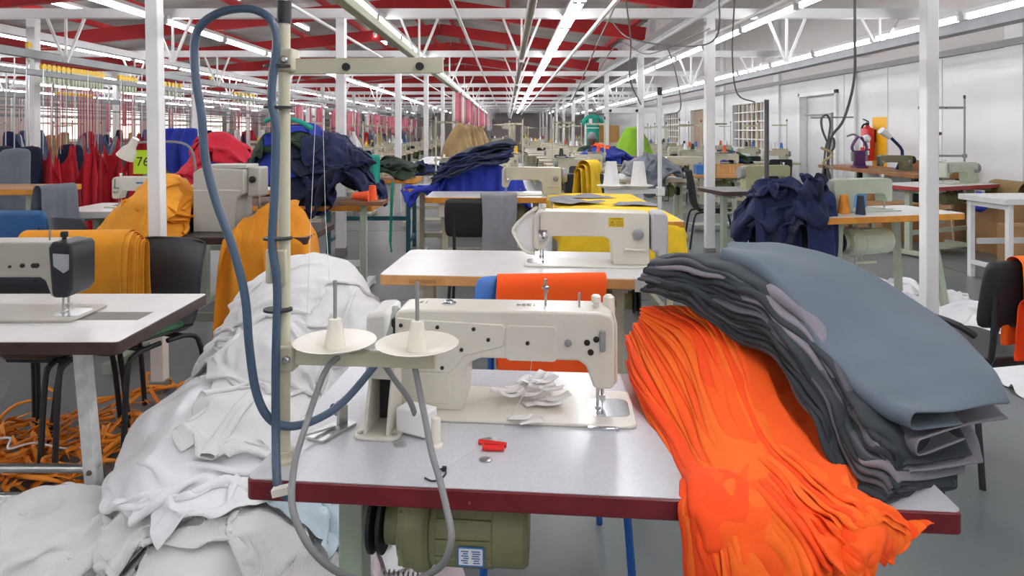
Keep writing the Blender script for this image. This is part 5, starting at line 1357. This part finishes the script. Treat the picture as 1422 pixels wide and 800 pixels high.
# white cloths on the floor at right
G5 = Ground(1.6, 5.2, 2.6, 7.2, lambda x, y: .10 * np.exp(-(((x - 3.3) / .5)**2 + ((y - 4.5) / .5)**2)) + .07 * np.exp(-(((x - 2.7) / .5)**2 + ((y - 5.8) / .4)**2)) + .0 * x)
its = []
for k, (cx, cy, w_, d_, an, n_, sq, lab) in enumerate([(2.75, 5.75, 1.5, 1.0, 10, 44, .8, 'white sheet on the floor under the orange edged table'), (3.35, 4.75, 1.5, 1.1, -20, 48, .8, 'white sheet rumpled on the floor right of the near right column'),
    (3.6, 4.1, 1.4, 1.0, 35, 44, .82, 'white sheet spread flat on the floor behind the orange draped chair'), (3.2, 3.4, 1.1, .9, 0, 40, .86, 'white sheet nearest the orange draped chair'), (3.3, 5.3, 1.0, .6, 60, 36, .6, 'fringed white cloth bunched on the floor between tables')]):
    its.append(('white_sheet', lab, 'fabric', 'white sheets on the floor at the right', KNIT2, cx, cy, w_, d_, an, n_, 190 + k, sq))
heap(G5, its, 60)
# right chair with orange cloth
chair('black armchair at the right edge with orange cloth over it', (1.93, 2.78), 192, '26282b', style='panel', hb=.86, wd=.42, arms=True)
drape('orange_cloth', 'orange cloth rolled over the right edge chair back', ORANGE[2], (2.02, 2.515, .84), 12, .30, .13, .3, .035, 81, .014)
drape('orange_cloth', 'orange cloth hanging low beside the right edge chair', ORANGE[1], (2.04, 2.46, .68), 12, .28, .38, .2, .05, 82, .02)
# ------------------------------------------------------------------ far rows of sewing stations
ft = table('pale sewing table in the far rows of the hall', (-.35, 9.3), 0, 1.1, .55, top=WHITETOP, edge=mat('pale far edge', 'c4b498', .5), leg=BEIGE, mot=OLIVE, group='far sewing tables')
fm = machine('cream machine in the far rows of the hall', (-.1, 9.3), 0, m=BEIGE, group='far sewing machines')
fs2 = thread_stand('thread stand in the far rows of the hall', (.1, 9.55), 0, sh=-1, m=BEIGE, group='far thread stands')
FCOL = [mat('far white thread', 'e9ecee', .7), mat('far dark thread', '2c3438', .7), mat('far yellow thread', 'eabf2a', .7), mat('far blue thread', '4a7bc0', .7), mat('far orange thread', 'd9613a', .7)]
fc = [cone('thread cone on a stand in the far rows', (0, 9.55, 1.0), m_, .035, .12, 'far thread cones') for m_ in FCOL]
fch = chair('dark chair in the far rows of the hall', (-.1, 8.7), 180, '2c3036', group='far chairs')
rs = random.Random(21)
used = {'t': 0, 'm': 0, 's': 0, 'c': [0]*5, 'h': 0}
def place(o, key, loc, rz, lab=None):
    r_ = place_(o, key, loc, rz)
    if lab: r_['label'] = lab
    return r_
def place_(o, key, loc, rz):
    if isinstance(key, int):
        if not used['c'][key]: used['c'][key] = 1; o.location = loc; return o
        c = o.copy(); COL.objects.link(c); c.location = loc; return c
    if not used[key]:
        used[key] = 1; o.location = loc; o.rotation_euler = (0, 0, R(rz)); return o
    return dup(o, loc, rz, o['label'], o['group'])
cols = [(-.35, 8.6, 36, 'left of the middle lamps'), (1.15, 8.9, 36, 'right of the middle lamps'), (3.6, 10.8, 36, 'in the file beyond the right columns'), (4.9, 12.6, 34, 'in the file along the white wall'), (-3.2, 9.5, 30, 'in the first left bay'), (-6.3, 9.0, 30, 'in the second left bay'), (-9.8, 9.5, 26, 'in the third left bay')]
for cx, y0, y1, wh in cols:
    y = y0; k = 0
    while y < y1:
        x = cx + rs.uniform(-.12, .12); rz = rs.choice((0, 0, 180)) + rs.uniform(-4, 4); sg_ = 1 if abs(rz) < 90 else -1
        place(ft, 't', (x, y, 0), rz, '%s far table from the lens %s' % (nth(k), wh))
        place(fm, 'm', (x + .15 * sg_, y, .76), rz, 'machine on the %s far table %s' % (nth(k), wh))
        if rs.random() < .85:
            sx = x + .47 * sg_; sy = y + .2 * sg_
            place(fs2, 's', (sx, sy, .76), rz, 'thread stand on the %s far table %s' % (nth(k), wh))
            for q in (.38, .88):
                if rs.random() < .75: 
                    ci = rs.choice((0, 0, 0, 1, 1, 2, 3, 4)); place(fc[ci], ci, (sx - .27 * q * sg_ * math.cos(R(rz if sg_ > 0 else rz - 180)), sy - .27 * q * math.sin(R(rz)), .76 + .235), 0)
        if rs.random() < .5 and y < 24: place(fch, 'h', (x, y - .5 * sg_, 0), rz + 180, 'chair at the %s far table %s' % (nth(k), wh))
        y += 1.5 if y < 22 else 2.4; k += 1
# tan garments, pink strips along the middle rail
for k in range(12):
    hung('%s tan garment from the near end of the middle rail' % nth(k), TAN[k % 2], (-.95, 12.9 + 1.05 * k, 1.5 - .02 * (k % 3)), 35 * k, .78, .1, .62, 300 + k, 'tan garments on the middle rail', dep=.2, rail=2.1)
PINK = [mat('pink strip', 'd97f8c', .8, var=.1), mat('white strip', 'e6e3e2', .8, var=.05), mat('rose strip', 'c76476', .8, var=.1)]
sp = [obj('hanging_strip', MB().grid(np.array([[(x, .004 * math.sin(z * 9 + x * 60), -z) for x in (-.045, -.015, .015, .045)] for z in np.linspace(0, 1, 6)])), m_, smooth=180, thick=.002) for m_ in PINK]
rs = random.Random(5)
nmap = {0: 'pink', 1: 'white', 2: 'rose pink'}
def strips(n_, fx, fy, fz, fl, where, grp):
    for k in range(n_):
        i = rs.choice((0, 0, 1, 2))
        if not sp[i].get('label'): o = sp[i]
        else: o = sp[i].copy(); COL.objects.link(o)
        o.location = (fx(), fy(), fz()); o.scale = (rs.uniform(.7, 1.3), 1, fl()); o.rotation_euler = (0, 0, rs.uniform(-.5, .5))
        tag(o, nmap[i] + ' fabric strip hanging ' + where, 'strip', grp)
strips(44, lambda: -.95, lambda: rs.uniform(12.2, 40), lambda: 2.1, lambda: rs.uniform(.55, .75), 'from the middle rail above the tan garments', 'strips on the middle rail')
strips(90, lambda: rs.choice((-4.7, -4.7, -8.55)), lambda: rs.uniform(14, 34), lambda: 1.94, lambda: rs.uniform(.45, .8), 'from the far left rails', 'strips on the far left rails')
cl = [(DENIM, 'denim blue'), (WHITEC, 'white'), (NAVY[0], 'navy'), (DENIM, 'denim blue'), (GREYC[0], 'grey'), (REDC[1], 'dark red'), (TAN[0], 'khaki')]
gp = [hung(n_ + ' garment hanging from the far left rails', m_, (-4.75, 14 + k, 1.3), 20 * k, .6, .14, .42, 330 + k, 'garments on the far left rails', rail=1.95) for k, (m_, n_) in enumerate(cl)]
for k in range(95):
    o = gp[k] if k < 7 else gp[rs.randrange(7)].copy()
    if k >= 7:
        COL.objects.link(o); hc_ = gp[0].children[0].copy(); COL.objects.link(hc_); hc_.parent = o
    o.location = (rs.choice((-4.7, -4.7, -8.55, -8.55, -11)), rs.uniform(11.5, 30), rs.uniform(1.15, 1.4)); o.rotation_euler = (0, 0, rs.uniform(0, 6))
# denim heap and odd heaps on far tables
def far_heap(x, y, w_, d_, h_, items, seed, z=.76):
    base = on_table(x - w_/2, x + w_/2, y - d_/2, y + d_/2, z, ((x, y, w_ * .36, d_ * .4, h_),))
    heap_on(base, (x - w_/2 - .4, x + w_/2 + .4, y - d_/2 - .4, y + d_/2 + .4), [('garment', lab, 'garment', None, m_, x + dx, y + dy, .38 if 'scrap' in lab else .8 * w_ + .15, .34 if 'scrap' in lab else .7, 37 * k, 26, seed + k, .68) for k, (lab, m_, dx, dy) in enumerate(items)], 50)
far_heap(-2.55, 10.6, 1.0, .7, .35, [('denim blue garment in the heap beyond the teal framed table', DENIM, -.1, 0), ('second denim blue garment beyond the teal framed table', DENIM, .15, .05)], 400)
far_heap(1.75, 8.35, .8, .6, .28, [('grey cloth heaped on a table behind the white cones', GREYC[0], 0, 0), ('dark grey cloth under the heap behind the white cones', GREYC[1], .1, -.15)], 410)
far_heap(1.55, 11.2, 1.2, .7, .3, [('royal blue garment on a far table behind the white cones', ROYAL[0], -.2, 0), ('deep blue garment on a far table behind the white cones', ROYAL[2], .2, .05), ('orange scrap lying on the far blue garments', ORANGE[0], 0, .05)], 420)
far_heap(-1.05, 9.6, .9, .6, .2, [('navy garment on a far table beyond the blue cloth', NAVY[2], 0, -.1), ('white cloth on a far table beyond the blue cloth', WHITEC, .15, .1)], 430)
far_heap(3.9, 12.1, .9, .6, .2, [('blue garment on a far table by the barred window', ROYAL[0], 0, 0), ('dark green garment on a far table by the barred window', GREEN[0], .2, 0)], 440)
for x, y, lb in ((-2.55, 10.6, 'denim garments'), (1.75, 8.35, 'grey cloth'), (1.55, 11.2, 'royal blue garments'), (-1.05, 9.6, 'navy and white cloth'), (3.9, 12.1, 'blue and green garments')):
    place(ft, 't', (x, y, 0), 0, 'far table under the heap of ' + lb)
# turquoise overall, lime cover, notice board
ov = thing('overall', 'turquoise short sleeved overall hanging by the right columns', 'garment', (2.06, 16.2, 0), 8)
A = []
for z, hw in ((.98, .15), (1.2, .155), (1.3, .15), (1.5, .16), (1.62, .165), (1.7, .13), (1.74, .06)):
    A.append([(hw * math.cos(a) * (1 + .05 * math.sin(5*a)), .07 * math.sin(a), z) for a in np.linspace(0, 2*math.pi, 20, endpoint=False)])
mb = MB().grid(np.array(A), True); mb.f += [tuple(range(20)), tuple(range(120, 140))]
TEALO = cloth_mat('turquoise drill', '1c9a86', .1)
obj('body', mb, TEALO, ov, smooth=180)
for s in (-1, 1): obj('sleeve', MB().tube([(s*.1, 0, 1.68), (s*.2, 0, 1.6), (s*.27, 0, 1.5)], .05, 10, True, [.055, .055, .06]), TEALO, ov)
obj('chest_badge', MB().box(-.12, -.04, -.085, -.078, 1.52, 1.64), WHITEC, ov); obj('chest_pocket', MB().box(.04, .11, -.085, -.078, 1.53, 1.62), GREYC[1], ov)
obj('belt_seam', MB().lathe([(.158, 1.405), (.162, 1.41), (.162, 1.42), (.158, 1.425)], n=20), WHITEC, ov).scale = (1, .48, 1)
obj('hanger_wire', MB().cyl((0, 0, 1.74), (0, 0, 2.55), .005), STEEL, ov)
nb_ = tag(obj('notice_board', MB().box(-.25, .25, -.015, .015, 0, .42), mat('tan board', 'b98a52', .6), bevel=.003), 'tan board standing beside the turquoise overall', 'board'); nb_.location = (2.5, 16.5, 1.06)
obj('board_post', MB().box(-.02, .02, .015, .04, -1.06, .3), GREYPL, nb_)
LIME = cloth_mat('lime cloth', '86b82c', .08)
A = []
rs2 = np.random.RandomState(4)
for z, r in ((.86, .42), (1.0, .36), (1.2, .27), (1.36, .18), (1.42, .12)):
    A.append([(r * math.cos(a) * (1 + .05 * math.sin(6*a)), r * .7 * math.sin(a) * (1 + .05 * math.sin(6*a)), z) for a in np.linspace(0, 2*math.pi, 24, endpoint=False)])
mb = MB().grid(np.array(A), True); mb.f.append(tuple(range(96, 120)))
lc = tag(obj('machine_cover', mb, LIME, smooth=60), 'lime green cloth cover over a far machine', 'cover'); lc.location = (2.55, 13.6, 0)
place(ft, 't', (2.55, 13.6, 0), 0, 'far table under the lime cover')
# ceiling cables drooping over the right aisle
CB = mat('thin grey cable', '6f6f6d', .6)
for k, pts in enumerate(([(1000,-20,5),(985,60,6),(880,55,7),(845,25,7.5)], [(985,40,6),(900,75,8),(860,60,9),(830,100,10)], [(863,-10,6),(830,60,8),(808,110,10),(790,150,12)], [(868,-10,6),(876,60,7),(875,110,7.5),(890,145,8)], [(1020,0,6),(1017,80,6.5),(1024,130,7),(1048,142,7.2)], [(925,60,8),(938,100,8),(945,150,8),(925,160,8)])):
    tag(obj('ceiling_cable', MB().tube(spl([at(*p) for p in pts], 40), .008, 6), CB), '%s of the thin grey cables drooping over the right tables' % nth(k), 'cable', 'cables drooping over the right tables')

# ------------------------------------------------------------------ seated worker in green
def person(label, loc, rz):
    t = thing('person', label, 'person', loc, rz)
    J = {'pelvis': (0, 0, .5), 'spine': (0, -.08, .72), 'chest': (0, -.2, .92), 'neck': (0, -.3, 1.06),
         'hipL': (-.1, -.02, .49), 'kneeL': (-.14, -.42, .5), 'ankL': (-.14, -.38, .08), 'toeL': (-.14, -.55, .03),
         'hipR': (.1, -.02, .49), 'kneeR': (.14, -.42, .5), 'ankR': (.14, -.38, .08), 'toeR': (.14, -.55, .03),
         'shL': (-.19, -.22, .99), 'elL': (-.25, -.38, .78), 'wrL': (-.12, -.6, .8), 'haL': (-.1, -.68, .79),
         'shR': (.19, -.22, .99), 'elR': (.25, -.38, .78), 'wrR': (.12, -.6, .8), 'haR': (.1, -.68, .79)}
    rad = dict(pelvis=.14, spine=.13, chest=.14, neck=.055, hipL=.09, hipR=.09, kneeL=.06, kneeR=.06, ankL=.042, ankR=.042, toeL=.035, toeR=.035, shL=.065, shR=.065, elL=.045, elR=.045, wrL=.03, wrR=.03, haL=.03, haR=.03)
    E_ = [('pelvis','spine'),('spine','chest'),('chest','neck'),('pelvis','hipL'),('hipL','kneeL'),('kneeL','ankL'),('ankL','toeL'),('pelvis','hipR'),('hipR','kneeR'),('kneeR','ankR'),('ankR','toeR'),('chest','shL'),('shL','elL'),('elL','wrL'),('wrL','haL'),('chest','shR'),('shR','elR'),('elR','wrR'),('wrR','haR')]
    ks = list(J); me = bpy.data.meshes.new('body'); me.from_pydata([J[k] for k in ks], [(ks.index(a), ks.index(b)) for a, b in E_], [])
    o = bpy.data.objects.new('body', me); COL.objects.link(o); o.parent = t
    sk = o.modifiers.new('skin', 'SKIN')
    for i, k in enumerate(ks): me.skin_vertices[0].data[i].radius = (rad[k], rad[k])
    me.skin_vertices[0].data[0].use_root = True
    sb_ = o.modifiers.new('sub', 'SUBSURF'); sb_.levels = sb_.render_levels = 2
    me.materials.append(cloth_mat('dark green overall', '2e4634', .1))
    SKIN = mat('brown skin', '6a4632', .5, var=.05)
    hd = MB()
    prof = [(.03, -.12), (.055, -.1), (.07, -.05), (.078, 0), (.076, .05), (.055, .1), (.02, .118)]
    hd.lathe(prof, (0, -.36, 1.17), 18)
    h = obj('head', hd, SKIN, t, smooth=180, sub=1)
    obj('nose', MB().cyl((0, -.43, 1.18), (0, -.46, 1.15), .008, .014), SKIN, h)
    obj('mouth', MB().box(-.022, .022, -.438, -.432, 1.108, 1.114), mat('lip', '5a2f28', .5), h)
    for s in (-1, 1):
        obj('ear', MB().lathe([(.004, -.006), (.022, -.004), (.022, .004), (.004, .006)], (s*.078, -.36, 1.165), 12, 'x'), SKIN, h)
        obj('eye', MB().lathe([(.002, -.006), (.011, -.003), (.011, .003), (.002, .006)], (s*.03, -.432, 1.185), 10, 'y'), DARK, h)
        for f in range(5):
            x = s * (.075 + .014 * f)
            if f == 0: obj('finger', MB().tube(spl([(s*.08, -.66, .795), (s*.05, -.69, .785), (s*.045, -.72, .775)], 5), .009, 6), SKIN, t)
            else: obj('finger', MB().tube(spl([(x, -.69, .795), (x, -.725, .79), (x - s*.004, -.75 + .006 * abs(f - 2), .772)], 6), .0085, 6), SKIN, t)
    cp = MB().lathe([(.082, .0), (.086, .04), (.07, .1), (.03, .128), (.005, .13)], (0, -.355, 1.19), 18)
    obj('cap', cp, GREYC[0], h, smooth=180)
    return t
person('seated person in dark green overall and grey cap bent over a machine', (1.28, 12.6, 0), 50)
chair('dark chair under the seated worker', (1.28, 12.62), 50, '2c3036', hb=.8)
